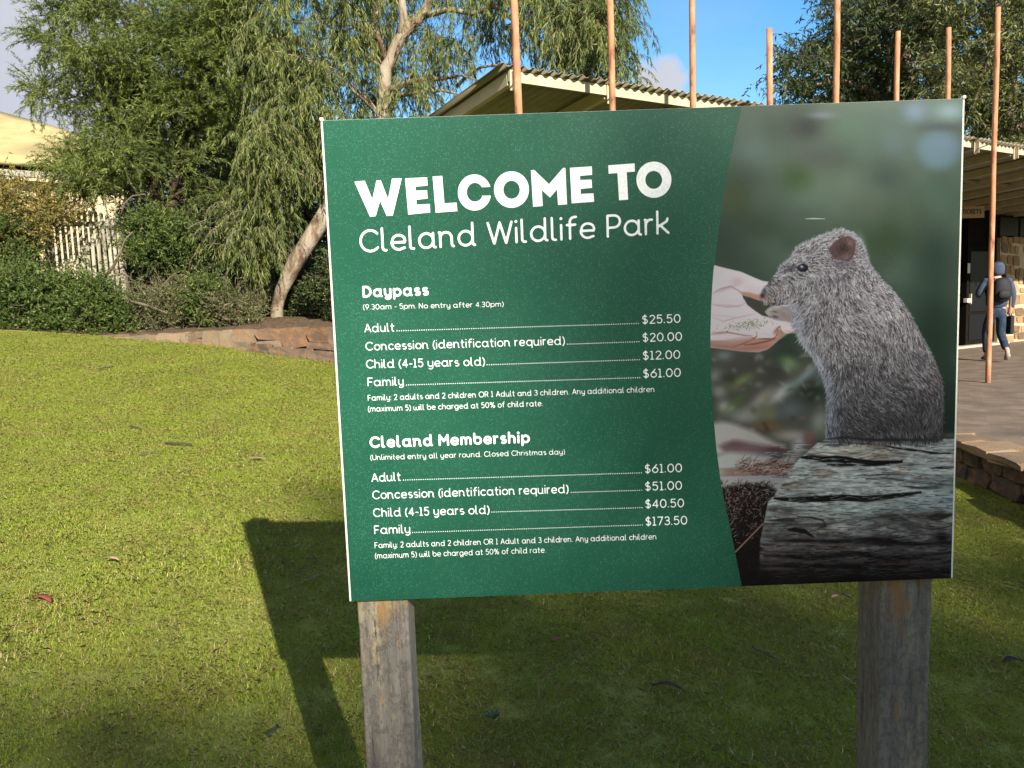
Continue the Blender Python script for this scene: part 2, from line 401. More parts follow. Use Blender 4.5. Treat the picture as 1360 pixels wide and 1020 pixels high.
for k in range(70):                                             # longer tufts, some of them crowding the posts
    if k < 26: x, y = (-0.22 if k % 2 else 0.80)+rng.normal()*0.12, 1.62+rng.normal()*0.12
    else: y = rng.uniform(2.3, 6.5); x = rng.uniform(-.7, .7)*y
    if x > 3.4 or (y > 5.0+(x+1.2)*0.506-0.1 and x > -1.2): continue
    pts.append((x, y, float(lawn_h(x, y)))); sc.append(rng.uniform(.55, 1.5))
gm = bpy.data.meshes.new('lawn_grass'); gm.from_pydata(pts, [], []); go = link(bpy.data.objects.new('lawn_grass', gm))
at = gm.attributes.new('sc', 'FLOAT', 'POINT'); at.data.foreach_set('value', np.array(sc, np.float32))
tag(go, 'short mown grass with straw bits covering the lawn', 'grass', kind='stuff')
ng = bpy.data.node_groups.new('grass_scatter', 'GeometryNodeTree')
ng.interface.new_socket('Geometry', in_out='INPUT', socket_type='NodeSocketGeometry'); ng.interface.new_socket('Geometry', in_out='OUTPUT', socket_type='NodeSocketGeometry')
N = ng.nodes; Lk = ng.links
gi = N.new('NodeGroupInput'); gout = N.new('NodeGroupOutput'); ip = N.new('GeometryNodeInstanceOnPoints'); ci = N.new('GeometryNodeCollectionInfo')
ci.inputs[0].default_value = GS; ci.inputs['Separate Children'].default_value = True; ci.inputs['Reset Children'].default_value = True
m2p = N.new('GeometryNodeMeshToPoints'); rv = N.new('FunctionNodeRandomValue'); rv.data_type = 'FLOAT_VECTOR'
rv.inputs[0].default_value = (0, 0, 0); rv.inputs[1].default_value = (0, 0, 6.283)
na = N.new('GeometryNodeInputNamedAttribute'); na.data_type = 'FLOAT'; na.inputs[0].default_value = 'sc'
Lk.new(gi.outputs[0], m2p.inputs[0]); Lk.new(m2p.outputs[0], ip.inputs['Points']); Lk.new(ci.outputs[0], ip.inputs['Instance'])
ip.inputs['Pick Instance'].default_value = True
al = N.new('FunctionNodeEulerToRotation'); Lk.new(rv.outputs[0], al.inputs[0]); rr = N.new('FunctionNodeRotateRotation'); rr.rotation_space = 'GLOBAL'; Lk.new(al.outputs[0], rr.inputs[0]); rr.inputs[1].default_value = (0.064, 0.0911, 0); Lk.new(rr.outputs[0], ip.inputs['Rotation'])
Lk.new(na.outputs[0], ip.inputs['Scale']); Lk.new(ip.outputs[0], gout.inputs[0])
md = go.modifiers.new('scatter', 'NODES'); md.node_group = ng

# ------------------------------------------------------------------ the welcome sign
SD, SX0, SZT, SW, SH, SYAW = 1.5, -0.3514, CAMH+0.3697, 1.2505, 0.9635, 0.0066
EX = np.array([math.cos(SYAW), math.sin(SYAW), 0]); EN = np.array([math.sin(SYAW), -math.cos(SYAW), 0])  # EN faces the viewer
TL = np.array([SX0, SD, SZT]); UPV = np.array([0, 0, 1.0])
def pan(px, py):
    """photo pixel -> (u right, w up, from the panel's top-left corner) on the panel plane"""
    d = ray(px, py); o = np.array([0, 0, CAMH]); t = ((TL-o)@EN)/(d@EN); p = o+d*t-TL
    return np.array([p@EX, p[2]])
def pan_px(U, Wv):
    Pw = TL+U[..., None]*EX+Wv[..., None]*UPV-np.array([0, 0, CAMH]); d = Pw@_f
    return 680+FPX*(Pw@_R2)/d, 510-FPX*(Pw@_U2)/d
def on_panel(u, w, off=0.0): return TL+u*EX+w*UPV+EN*off
sgz = float(ground(0.27, 1.6))
sign = empty('welcome_sign', (0.27, 1.56, sgz), 'large green and white welcome price board with animal picture on two weathered posts', 'sign')
# aluminium backing sheet, its pale edge showing at both sides
medgew = varied('panel_edge', (0.62, 0.60, 0.50), (0.78, 0.76, 0.68), 30, 0.5, 0.1)
bk = MB(); th = 0.008
bk.box(on_panel(SW/2, -SH/2, -th/2), SW, th, SH, EX, EN, UPV); bk.build('backing_sheet', medgew, sign, bevel=0.0012)
for uu in (0.002, SW-0.002):
    c = MB(); c.box(on_panel(uu, 0.002, -0.002), 0.007, 0.010, 0.007, EX, EN, UPV); c.build('corner_clip', medgew, sign, bevel=0.002)
# green printed face and photographic print: two sheets meeting on a curved line
curve_px = [(985.5, 139), (979, 169), (969, 214), (962.4, 247.6), (956.5, 287), (951.2, 330), (947, 362), (944.6, 400), (943.4, 440), (943.5, 483), (945.3, 524), (948, 560), (951.6, 598), (958.2, 648), (965, 680), (973, 718), (985.5, 781)]
cv = [pan(*p) for p in curve_px]
def curve_u(w):
    ws = [c[1] for c in cv][::-1]; us = [c[0] for c in cv][::-1]; return np.interp(w, ws, us)
mgr = Mat('green_print', 0.33, 0.16); ov = mgr.vec('Object')
gn = mgr.noise(2.2, 3, 0.5, ov)
base = mgr.ramp(gn, [(0.3, (0.009, 0.063, 0.037)), (0.7, (0.012, 0.076, 0.045))])
# dried dew droplets: many fine pale flecks
dens = mgr.noise(5.5, 4, 0.6, ov)
vr = mgr.voro(260, ov); vc = mgr.voro(260, ov, out='Color')
vs_ = mgr.n.new('ShaderNodeSeparateColor'); mgr.l.new(vc, vs_.inputs[0])
dot = mgr.ramp(vr, [(0.10, 1.0), (0.42, 0.0)])
on = mgr.ramp(mgr.math('ADD', mgr.math('MULTIPLY', vs_.outputs[0], 0.6), mgr.math('MULTIPLY', dens, 0.8)), [(0.55, 0.0), (0.85, 1.0)])
dew = mgr.math('MULTIPLY', mgr.math('MULTIPLY', dot, on), 0.42)
fine = mgr.math('MULTIPLY', mgr.ramp(mgr.noise(420, 3, 0.6, ov), [(0.52, 0.0), (0.75, 0.30)]), dens)
dewt = mgr.math('ADD', dew, fine)
mgr.color(mgr.mix(dewt, base, (0.08, 0.25, 0.17)))
mgr.rough(mgr.ramp(dens, [(0.2, 0.28), (0.8, 0.5)])); mgr.bump(mgr.math('ADD', dew, mgr.noise(300, 2, 0.5, ov)), 0.12, 0.001)
NW = 40; ws = np.linspace(-0.0008, -SH+0.0008, NW+1); V = []; F = []
for w in ws:
    V += [on_panel(0.0045, w, 0.0012), on_panel(curve_u(w), w, 0.0012)]
for i in range(NW): F.append((2*i+1, 2*i, 2*i+2, 2*i+3))
mesh_obj('green_face', V, F, mgr.m, sign)

# ---- the picture on the right third, painted stroke by stroke in photo coordinates
SSC = 3.0; X0, Y0, X1, Y1 = 938.0, 124.0, 1290.0, 786.0
CWd, CHt = int((X1-X0)*SSC), int((Y1-Y0)*SSC)
C = np.zeros((CHt, CWd, 3), np.float32)
yy_, xx_ = np.mgrid[0:CHt, 0:CWd].astype(np.float32); XX = X0+xx_/SSC; YY = Y0+yy_/SSC
prng = np.random.default_rng(11)
def smooth_noise(sx, sy, seed):
    r = np.random.default_rng(seed); gh, gw = int((Y1-Y0)/sy)+3, int((X1-X0)/sx)+3; g = r.normal(size=(gh, gw)).astype(np.float32)
    fy = (YY-Y0)/sy; fx = (XX-X0)/sx; iy = fy.astype(int); ix = fx.astype(int); ty = fy-iy; tx = fx-ix
    ty = ty*ty*(3-2*ty); tx = tx*tx*(3-2*tx)
    return g[iy, ix]*(1-tx)*(1-ty)+g[iy, ix+1]*tx*(1-ty)+g[iy+1, ix]*(1-tx)*ty+g[iy+1, ix+1]*tx*ty
def lay(m, col):
    global C
    C += (np.array(col, np.float32)-C)*m[..., None]
def blob(cx, cy, rx, ry, col, a=1.0, ang=0.0, p=2.0):
    i0, i1 = max(0, int((cy-3*max(rx, ry)-Y0)*SSC)), min(CHt, int((cy+3*max(rx, ry)-Y0)*SSC)); j0, j1 = max(0, int((cx-3*max(rx, ry)-X0)*SSC)), min(CWd, int((cx+3*max(rx, ry)-X0)*SSC))
    if i0 >= i1 or j0 >= j1: return
    dx = XX[i0:i1, j0:j1]-cx; dy = YY[i0:i1, j0:j1]-cy; c, s = math.cos(ang), math.sin(ang); u = (dx*c+dy*s)/rx; v = (-dx*s+dy*c)/ry
    m = (a*np.exp(-(u*u+v*v)**(p/2)))[..., None]; C[i0:i1, j0:j1] += (np.array(col, np.float32)-C[i0:i1, j0:j1])*m
def poly_mask(pts, soft=1.0):
    pts = np.array(pts, np.float32); a = pts.min(0)-soft*3-1; b = pts.max(0)+soft*3+1
    i0, i1 = max(0, int((a[1]-Y0)*SSC)), min(CHt, int((b[1]-Y0)*SSC)); j0, j1 = max(0, int((a[0]-X0)*SSC)), min(CWd, int((b[0]-X0)*SSC))
    x = XX[i0:i1, j0:j1]; y = YY[i0:i1, j0:j1]; d = np.full(x.shape, 1e9, np.float32); ins = np.zeros(x.shape, bool)
    for k in range(len(pts)):
        p, q = pts[k], pts[(k+1) % len(pts)]; e = q-p; wx, wy = x-p[0], y-p[1]; t = np.clip((wx*e[0]+wy*e[1])/(e@e+1e-9), 0, 1)
        d = np.minimum(d, (wx-t*e[0])**2+(wy-t*e[1])**2)
        cnd = ((p[1] <= y) & (q[1] > y)) | ((q[1] <= y) & (p[1] > y))
        if abs(e[1]) > 1e-9: ins ^= cnd & (x < p[0]+(y-p[1])/e[1]*e[0])
    sd_ = np.sqrt(d)*np.where(ins, 1, -1); m = np.clip(0.5+sd_/(2*soft), 0, 1); return (i0, i1, j0, j1), m, sd_
def poly(pts, col, soft=0.6, a=1.0):
    (i0, i1, j0, j1), m, _s = poly_mask(pts, soft); C[i0:i1, j0:j1] += (np.array(col, np.float32)-C[i0:i1, j0:j1])*(m*a)[..., None]
def strokes(x, y, ang, ln, col, alpha=0.8, bend=0.0, width=1):
    """many short hairs; x,y,ang,ln arrays, col (n,3)"""
    K = int(max(6, np.max(ln)*SSC*1.1)); t = np.linspace(0, 1, K)[None, :]
    a = ang[:, None]+bend*t*(np.asarray(prng.normal(size=len(x)))[:, None] if bend else 0)
    px = x[:, None]+np.cumsum(np.cos(a)*(ln[:, None]/K), 1); py = y[:, None]+np.cumsum(np.sin(a)*(ln[:, None]/K), 1)
    fall = (1-t)**0.6*alpha
    for dxy in [(a_, b_) for a_ in range(width) for b_ in range(width)]:
        ii = ((py-Y0)*SSC).astype(int)+dxy[1]; jj = ((px-X0)*SSC).astype(int)+dxy[0]; ok = (ii >= 0) & (ii < CHt) & (jj >= 0) & (jj < CWd)
        cc = np.broadcast_to(col[:, None, :], ii.shape+(3,))[ok]; f = np.broadcast_to(fall, ii.shape)[ok][:, None]; i_, j_ = ii[ok], jj[ok]
        C[i_, j_] = C[i_, j_]*(1-f)+cc*f
def spline(pts, n=12):
    pts = np.array(pts, float); t = np.arange(len(pts)); tt = np.linspace(0, len(pts)-1, n*len(pts)); return np.stack([np.interp(tt, t, pts[:, 0]), np.interp(tt, t, pts[:, 1])], -1)
# blurred forest background
g = np.clip((YY-140)/430, 0, 1)[..., None]
C[:] = np.array([106, 122, 106], np.float32)*(1-g)+np.array([44, 66, 52], np.float32)*g
C += (smooth_noise(45, 45, 1)*7+smooth_noise(22, 22, 2)*3)[..., None]
for b_ in [(1000, 200, 26, 22, (122, 142, 130), .6), (1073, 168, 24, 20, (66, 72, 66), .75), (1130, 172, 32, 26, (95, 122, 100), .6), (1180, 160, 40, 22, (92, 112, 104), .5),
           (1215, 148, 17, 15, (132, 150, 168), .8), (1262, 148, 22, 13, (150, 175, 176), .85), (1250, 170, 30, 6, (84, 90, 96), .6), (1188, 192, 22, 18, (102, 124, 122), .5),
           (1060, 235, 24, 20, (62, 92, 48), .55), (975, 262, 20, 26, (92, 104, 70), .6), (990, 290, 22, 16, (80, 92, 64), .5), (1125, 245, 35, 30, (104, 122, 104), .6), (1175, 235, 26, 22, (66, 84, 74), .6),
           (1150, 275, 30, 20, (88, 102, 82), .5), (1245, 262, 26, 26, (88, 112, 96), .6), (1205, 285, 34, 22, (76, 96, 70), .4), (1085, 208, 30, 16, (84, 88, 84), .5), (965, 150, 16, 20, (104, 108, 86), .5),
           (1015, 300, 40, 20, (58, 78, 60), .5), (960, 330, 22, 26, (66, 80, 70), .5), (1055, 290, 26, 12, (84, 98, 88), .4), (1180, 320, 40, 26, (52, 76, 46), .6), (1240, 340, 30, 40, (44, 66, 54), .7),
           (1240, 440, 36, 70, (26, 50, 38), .85), (1255, 540, 20, 50, (24, 48, 38), .8), (1090, 153, 20, 5, (140, 150, 160), .5), (1150, 200, 20, 20, (98, 120, 108), .4)]:
    blob(*b_[:5], a=min(1, b_[5]*1.35))
blob(1246, 200, 30, 26, (120, 146, 160), .9, p=5.0); blob(1256, 190, 22, 16, (128, 152, 172), .5)
# lower-left bokeh
poly([(930, 462), (1105, 455), (1112, 600), (930, 650)], (92, 92, 84), 6)
lb = np.random.default_rng(5)
for b_ in [(962, 472, 12, 7, (150, 158, 156), .8, 0), (1000, 490, 26, 22, (86, 82, 80), .9, .6), (1030, 500, 22, 14, (70, 66, 66), .7, .6), (1045, 470, 22, 16, (44, 62, 50), .9, 0), (1048, 482, 13, 9, (140, 168, 118), .8, .5),
           (1068, 500, 26, 6, (160, 178, 176), .8, -.75), (1035, 523, 22, 8, (205, 210, 198), .9, -.7), (1078, 520, 17, 15, (34, 52, 44), .95, 0), (1090, 500, 10, 8, (110, 130, 136), .6, 0), (950, 500, 10, 10, (170, 178, 172), .7, 0),
           (968, 502, 14, 6, (70, 76, 54), .8, 0), (985, 505, 16, 6, (140, 158, 96), .8, -.5), (955, 520, 10, 9, (180, 182, 170), .7, 0), (962, 540, 9, 8, (210, 206, 190), .85, 0), (975, 535, 20, 6, (100, 120, 70), .7, -.7),
           (1010, 530, 22, 8, (196, 186, 168), .7, -.75), (990, 552, 22, 10, (196, 196, 186), .7, 0), (1022, 550, 14, 10, (146, 142, 104), .8, 0), (1020, 566, 20, 6, (160, 108, 72), .75, 0), (1050, 545, 18, 12, (120, 134, 140), .7, 0),
           (1060, 560, 18, 10, (110, 106, 92), .6, 0), (1088, 560, 12, 16, (190, 196, 176), .75, .3), (1098, 572, 6, 10, (150, 158, 96), .7, 0), (1050, 578, 24, 8, (214, 196, 178), .8, 0), (1075, 588, 8, 8, (130, 88, 78), .75, 0)]:
    blob(*b_[:5], a=b_[5], ang=b_[6])
for _ in range(60):
    blob(lb.uniform(942, 1095), lb.uniform(470, 575), lb.uniform(3, 7), lb.uniform(2, 5), tuple(lb.choice([(190, 190, 175), (60, 66, 54), (130, 140, 96), (160, 130, 110)])), a=.35, ang=lb.uniform(-1, 1))
poly(spline([(930, 562), (965, 560), (1000, 572), (1030, 588), (1043, 592), (1020, 600), (990, 594), (945, 606), (930, 610)], 4), (214, 204, 194), 4)
poly(spline([(955, 592), (975, 584), (1010, 590), (1044, 594), (1036, 602), (1000, 604), (965, 606)], 4), (142, 116, 118), 4)
blob(975, 590, 14, 5, (120, 92, 96), .7); blob(1030, 597, 14, 4, (92, 66, 62), .8)
poly(spline([(930, 612), (965, 600), (1000, 602), (1025, 606), (1010, 620), (960, 624), (930, 624)], 4), (208, 206, 196), 4)
blob(1060, 592, 9, 12, (226, 222, 214), .9, .4); blob(1048, 612, 10, 6, (222, 220, 210), .8); blob(1072, 580, 6, 8, (150, 106, 98), .8)
poly([(930, 624), (975, 622), (1000, 616), (1052, 612), (1052, 634), (930, 634)], (168, 136, 124), 2)
n_ = 260; sx_ = lb.uniform(975, 1050, n_); strokes(sx_, lb.uniform(612, 632, n_), lb.normal(-0.35, .5, n_), lb.uniform(6, 16, n_), np.array([[110, 72, 60], [214, 190, 176], [84, 56, 48], [190, 150, 128]], np.float32)[lb.integers(0, 4, n_)], .85, .3, 2)
blob(950, 627, 12, 5, (205, 205, 195), .9)
# flat old plank, dark bark below
poly([(930, 633), (1046, 631), (1050, 660), (930, 664)], (196, 192, 186), 1)
n_ = 500; strokes(lb.uniform(940, 1040, n_), lb.uniform(632, 656, n_), lb.normal(0, .06, n_), lb.uniform(8, 26, n_), (np.array([190, 186, 180])+lb.normal(0, 26, (n_, 1))).astype(np.float32), .5)
poly([(930, 652), (990, 642), (1015, 642), (1030, 650), (1030, 790), (930, 790)], (34, 26, 26), 3)
n_ = 1500; yb = lb.uniform(640, 735, n_); xb = lb.uniform(950, 1025, n_); keep = (lb.random(n_) < np.clip(1.4-(yb-640)/80-(xb-955)/70*.6, .08, 1)); xb, yb = xb[keep], yb[keep]; n_ = len(xb)
strokes(xb, yb, lb.normal(-.8, .8, n_), lb.uniform(3, 9, n_), (np.array([[176, 146, 138], [110, 84, 78], [60, 44, 42], [20, 14, 16], [210, 190, 180]], np.float32)[lb.integers(0, 5, n_)]), .75, .5, 2)
for w_, cc in ((1.1, (150, 104, 92)), (0.5, (196, 150, 134))):
    a_, b2 = np.array([1013, 695.]), np.array([976, 733.]); nrm = np.array([.71, .71])*w_; poly([a_-nrm, b2-nrm, b2+nrm, a_+nrm], cc, .4)
# main log
logp = spline([(1086, 587), (1116, 579), (1180, 583), (1295, 582), (1295, 800), (985, 800), (1008, 760), (1009, 718), (1014, 693), (1020, 664), (1031, 655), (1040, 640), (1047, 627), (1060, 610), (1075, 597)], 3)
(i0, i1, j0, j1), lm, lsd = poly_mask(logp, .8)
LX, LY = XX[i0:i1, j0:j1], YY[i0:i1, j0:j1]
gl = np.clip((LY-672)/80+0.10*np.sin(LX/23.)+0.0*LX, 0, 1)[..., None]**0.8
Lc = np.array([196, 198, 188], np.float32)*(1-gl)+np.array([84, 72, 70], np.float32)*gl
gl2 = np.clip((LY-735)/45, 0, 1)[..., None]; Lc = Lc*(1-gl2)+np.array([26, 21, 23], np.float32)*gl2
warp = 5*smooth_noise(60, 40, 31)[i0:i1, j0:j1]
def streak(sx, sy, seed):
    r = np.random.default_rng(seed); gtab = r.normal(size=(400, 60)).astype(np.float32); fy = (LY+warp-Y0)/sy+20; fx = (LX-X0)/sx+1; iy = fy.astype(int); ix = fx.astype(int); ty, tx = fy-iy, fx-ix; iy = iy % 399; ix = ix % 59
    return gtab[iy, ix]*(1-tx)*(1-ty)+gtab[iy, ix+1]*tx*(1-ty)+gtab[iy+1, ix]*(1-tx)*ty+gtab[iy+1, ix+1]*tx*ty
st = streak(45, 4.2, 1)*.45+streak(28, 2.0, 2)*.35+streak(14, 1.1, 3)*.25
Lc *= (1+0.32*st)[..., None]; Lc += (np.clip(smooth_noise(30, 14, 33)[i0:i1, j0:j1]-.4, 0, 2)*16)[..., None]*np.array([1, .62, .42], np.float32)*.5
rough_ = smooth_noise(9, 2.2, 61)[i0:i1, j0:j1]*.6+smooth_noise(4, 1.5, 62)[i0:i1, j0:j1]*.5; Lc *= (1+.17*rough_)[..., None]
br_ = np.clip(smooth_noise(26, 9, 63)[i0:i1, j0:j1]*.8-.1, 0, 1)[..., None]*.55; Lc = Lc*(1-br_)+Lc*np.array([.80, .66, .58], np.float32)*br_
dk_ = np.clip(streak(34, 5.0, 9)*1.6-1.7, 0, 1)[..., None]*.8; Lc = Lc*(1-dk_)+np.array([44, 37, 37], np.float32)*dk_
C[i0:i1, j0:j1] += (Lc-C[i0:i1, j0:j1])*lm[..., None]
def crack(pts, w, col=(22, 18, 20), soft=.7):
    p = np.array(pts, float); n = len(p); t = np.linspace(0, 1, n); ww = w*np.sin(np.pi*np.clip(t*0.92+.04, 0, 1))**.6+.2
    poly(np.concatenate([p-np.stack([np.zeros(n), ww], -1), (p+np.stack([np.zeros(n), ww], -1))[::-1]]), col, soft)
k5 = lambda L: [(940+a/4.06, 570+b/4.06) for a, b in L]
crack(k5([(500, 150), (560, 152), (620, 162), (690, 158), (740, 165), (820, 178), (900, 184), (980, 180), (1050, 172)]), 4.4)
crack(k5([(640, 190), (700, 192), (800, 190), (870, 190)]), 1.6, (40, 34, 36))
crack(k5([(355, 372), (430, 378), (520, 378), (620, 374), (720, 366), (850, 376), (950, 366), (1050, 352), (1150, 338)]), 4.0)
crack(k5([(590, 66), (700, 68), (820, 76), (930, 84), (1050, 106), (1200, 126)]), 1.0, (50, 40, 38))
crack(k5([(990, 98), (1080, 108), (1200, 126), (1340, 130)]), 1.6, (44, 38, 40))
crack(k5([(1200, 210), (1260, 206), (1340, 204)]), 1.8, (40, 34, 38))
crack(k5([(850, 268), (960, 262), (1100, 284), (1330, 300)]), 1.8, (96, 92, 94), 1.6)
crack(k5([(430, 540), (470, 540), (520, 548), (570, 580)]), 3.4, (34, 28, 28))
crack(k5([(480, 470), (560, 475), (620, 490), (640, 520), (590, 535)]), 1.1, (52, 44, 44))
crack(k5([(360, 600), (520, 600), (700, 605), (900, 590), (1100, 620), (1320, 610)]), 2.4, (38, 31, 32), 1.8)
crack(k5([(300, 680), (520, 690), (800, 670), (1000, 700), (1320, 660)]), 2.6, (30, 24, 26), 2)
crack(k5([(300, 740), (600, 735), (900, 745), (1100, 735)]), 2.0, (26, 21, 22), 2)
for b_ in [(1164, 591, 16, 2.2, (176, 120, 84), .7), (1145, 594, 16, 3, (190, 168, 132), .6), (1060, 646, 12, 5, (110, 98, 100), .5), (1250, 713, 12, 10, (22, 17, 18), .9), (1150, 678, 60, 4, (176, 200, 190), .45), (1205, 668, 50, 8, (170, 196, 188), .4),
           (1260, 655, 30, 8, (178, 198, 192), .5), (1225, 685, 40, 6, (70, 62, 64), .5), (1035, 700, 9, 6, (150, 162, 152), .5), (1050, 745, 36, 3, (150, 134, 128), .35), (1035, 755, 24, 2, (160, 144, 138), .4), (1150, 770, 100, 10, (20, 17, 18), .6)]:
    blob(*b_[:5], a=b_[5])
n_ = 1100; xl = lb.uniform(1012, 1285, n_); yl = lb.uniform(588, 765, n_); dk = lb.random(n_) < .34; bb = np.clip(1-(yl-640)/110, .12, 1)
strokes(xl, yl, lb.normal(0.0, .09, n_), lb.uniform(5, 22, n_), np.where(dk[:, None], np.array([[92, 84, 84]])*bb[:, None], np.array([[200, 204, 200]])*np.maximum(bb, .42)[:, None]).astype(np.float32), .42, .1, 3)
# hand with seed
k6 = lambda L: [(930+a/7.287, 340+b/7.287) for a, b in L]
poly(spline(k6([(60, 80), (135, 88), (250, 118), (390, 150), (520, 208), (600, 240), (700, 255), (640, 430), (560, 425), (480, 402), (405, 372), (410, 400), (450, 468), (530, 530), (600, 576), (700, 600), (830, 608), (900, 650), (938, 700), (910, 740), (850, 748), (800, 760), (745, 820), (650, 900), (560, 928), (400, 920), (250, 900), (60, 880)]), 5), (250, 234, 236), .8)
poly(k6([(375, 345), (480, 350), (590, 380), (620, 440), (580, 430), (480, 402), (400, 372)]), (206, 152, 128), 1.4)
poly(spline(k6([(60, 815), (240, 815), (420, 780), (500, 770), (560, 800), (700, 800), (745, 760), (745, 690), (800, 740), (850, 748), (745, 820), (650, 900), (560, 928), (400, 920), (250, 900), (60, 880)]), 4), (204, 156, 138), 1.5)
for b_ in [(1000, 385, 16, 5, (244, 214, 224), .7, .3), (978, 373, 9, 5, (226, 190, 200), .6, -.2), (965, 383, 18, 2.2, (214, 178, 190), .55, -.35), (980, 400, 20, 3, (244, 222, 230), .6, 0), (962, 405, 22, 1.3, (210, 178, 190), .5, .05),
           (965, 420, 20, 1.2, (226, 196, 206), .5, .1), (955, 443, 16, 1.2, (196, 150, 138), .6, -.1), (990, 448, 26, 3, (248, 226, 226), .6, -.2), (1000, 462, 22, 2.5, (178, 118, 102), .6, -.1), (1030, 440, 3, 5, (176, 120, 92), .8, .6), (1022, 445, 10, 1.3, (238, 214, 206), .7, .2),
           (1043, 430, 9, 4, (250, 226, 228), .7, .2), (1048, 440, 7, 2, (232, 190, 178), .7, .1), (960, 460, 22, 2, (170, 122, 112), .5, .1)]:
    blob(*b_[:5], a=b_[5], ang=b_[6])
poly(spline(k6([(412, 396), (470, 395), (560, 430), (625, 465), (650, 500), (620, 545), (640, 574), (600, 574), (530, 528), (455, 468)]), 4), (82, 80, 72), .8)
n_ = 420; sx_ = lb.normal(993, 15, n_); sy_ = 431-(sx_-993)*.13+lb.normal(0, 3.0, n_)
strokes(sx_, sy_, lb.uniform(0, 6.28, n_), lb.uniform(1.2, 2.8, n_), np.array([[236, 232, 206], [206, 200, 166], [150, 142, 110], [248, 246, 232], [110, 100, 80]], np.float32)[lb.integers(0, 5, n_)], .9, 0, 2)
# the small grey furry animal: silhouette first
sil = [(1009, 393), (1012, 384), (1019.4, 376), (1031, 361), (1040, 351.5), (1048, 345), (1053, 338), (1058, 330), (1069, 323), (1084, 316), (1099, 310.5), (1110, 306.5), (1119, 305.4), (1131, 310), (1140, 318), (1146, 328), (1150, 341), (1155, 354), (1169, 370), (1184, 385), (1194, 398), (1204, 412), (1214, 430), (1223, 447), (1232, 461), (1240, 480), (1247, 500), (1251, 522), (1252, 548), (1249.5, 584), (1150, 586), (1096, 584), (1097.5, 548), (1100.5, 520), (1091, 492), (1078, 470), (1063, 451), (1059, 436), (1052, 424), (1046, 414), (1036, 407), (1027, 403.5), (1017, 400)]
sil_s = spline(sil, 3)
(i0, i1, j0, j1), am, asd = poly_mask(sil_s, 1.0)
AX, AY = XX[i0:i1, j0:j1], YY[i0:i1, j0:j1]
shade = np.clip((AY-400)/190, 0, 1)[..., None]; Ac = np.array([138, 138, 146], np.float32)*(1-shade)+np.array([84, 80, 84], np.float32)*shade
belly = np.exp(-((AX-np.interp(AY, [400, 450, 490, 520, 550, 585], [1052, 1066, 1094, 1102, 1100, 1100]))/9.)**2)*(AY > 400); Ac = Ac+(np.array([176, 184, 198], np.float32)-Ac)*(belly*.75)[..., None]
Ac *= (1+.10*smooth_noise(14, 9, 41)[i0:i1, j0:j1])[..., None]
C[i0:i1, j0:j1] += (Ac-C[i0:i1, j0:j1])*am[..., None]
for b_ in [(1220, 535, 16, 14, (48, 44, 48), .75, 0), (1190, 558, 40, 18, (72, 68, 70), .4, 0), (1140, 490, 14, 3, (60, 56, 62), .6, .2), (1120, 503, 8, 3, (58, 54, 60), .65, 0), (1170, 458, 14, 4, (66, 62, 70), .5, .5), (1190, 515, 20, 3, (62, 58, 62), .5, .5),
           (1090, 470, 12, 18, (120, 100, 98), .4, 0), (1062, 392, 26, 14, (128, 120, 126), .4, 0), (1105, 368, 22, 6, (92, 86, 96), .55, -.2), (1125, 350, 8, 9, (84, 70, 72), .6, 0), (1040, 384, 14, 8, (150, 132, 130), .5, 0),
           (1062, 412, 12, 8, (184, 182, 190), .55, 0), (1145, 328, 5, 16, (186, 192, 190), .6, -.25), (1084, 323, 26, 4, (168, 170, 182), .5, -.4), (1024, 396, 12, 4, (170, 134, 118), .6, .2), (1245, 530, 5, 40, (58, 56, 62), .6, 0)]:
    blob(*b_[:5], a=b_[5], ang=b_[6])
def inside_pts(n, grow=0.0):
    X = []; 
    while sum(len(a) for a in X) < n:
        jj = prng.integers(0, am.shape[1], n*2); ii = prng.integers(0, am.shape[0], n*2); ok = asd[ii, jj] > -grow
        X.append(np.stack([AX[ii, jj][ok], AY[ii, jj][ok]], -1))
    return np.concatenate(X)[:n]
def flow(x, y):
    """hair direction (down-right along the back, back from the nose on the head)"""
    head = 1/(1+np.exp((y-372+(x-1080)*.25)/9.)); a_head = -.55+.55*(x-1010)/120.+np.clip((y-350)/70, -.3, 1.2)
    a_body = 1.05+0.35*np.sin(y/23.+x/31.)+np.clip((1135-x)/70, 0, 1)*1.1-np.clip((x-1200)/60, 0, 1)*-.35
    return a_head*head+a_body*(1-head)
tone = smooth_noise(11, 7, 51)*.22+smooth_noise(5, 3, 52)*.28
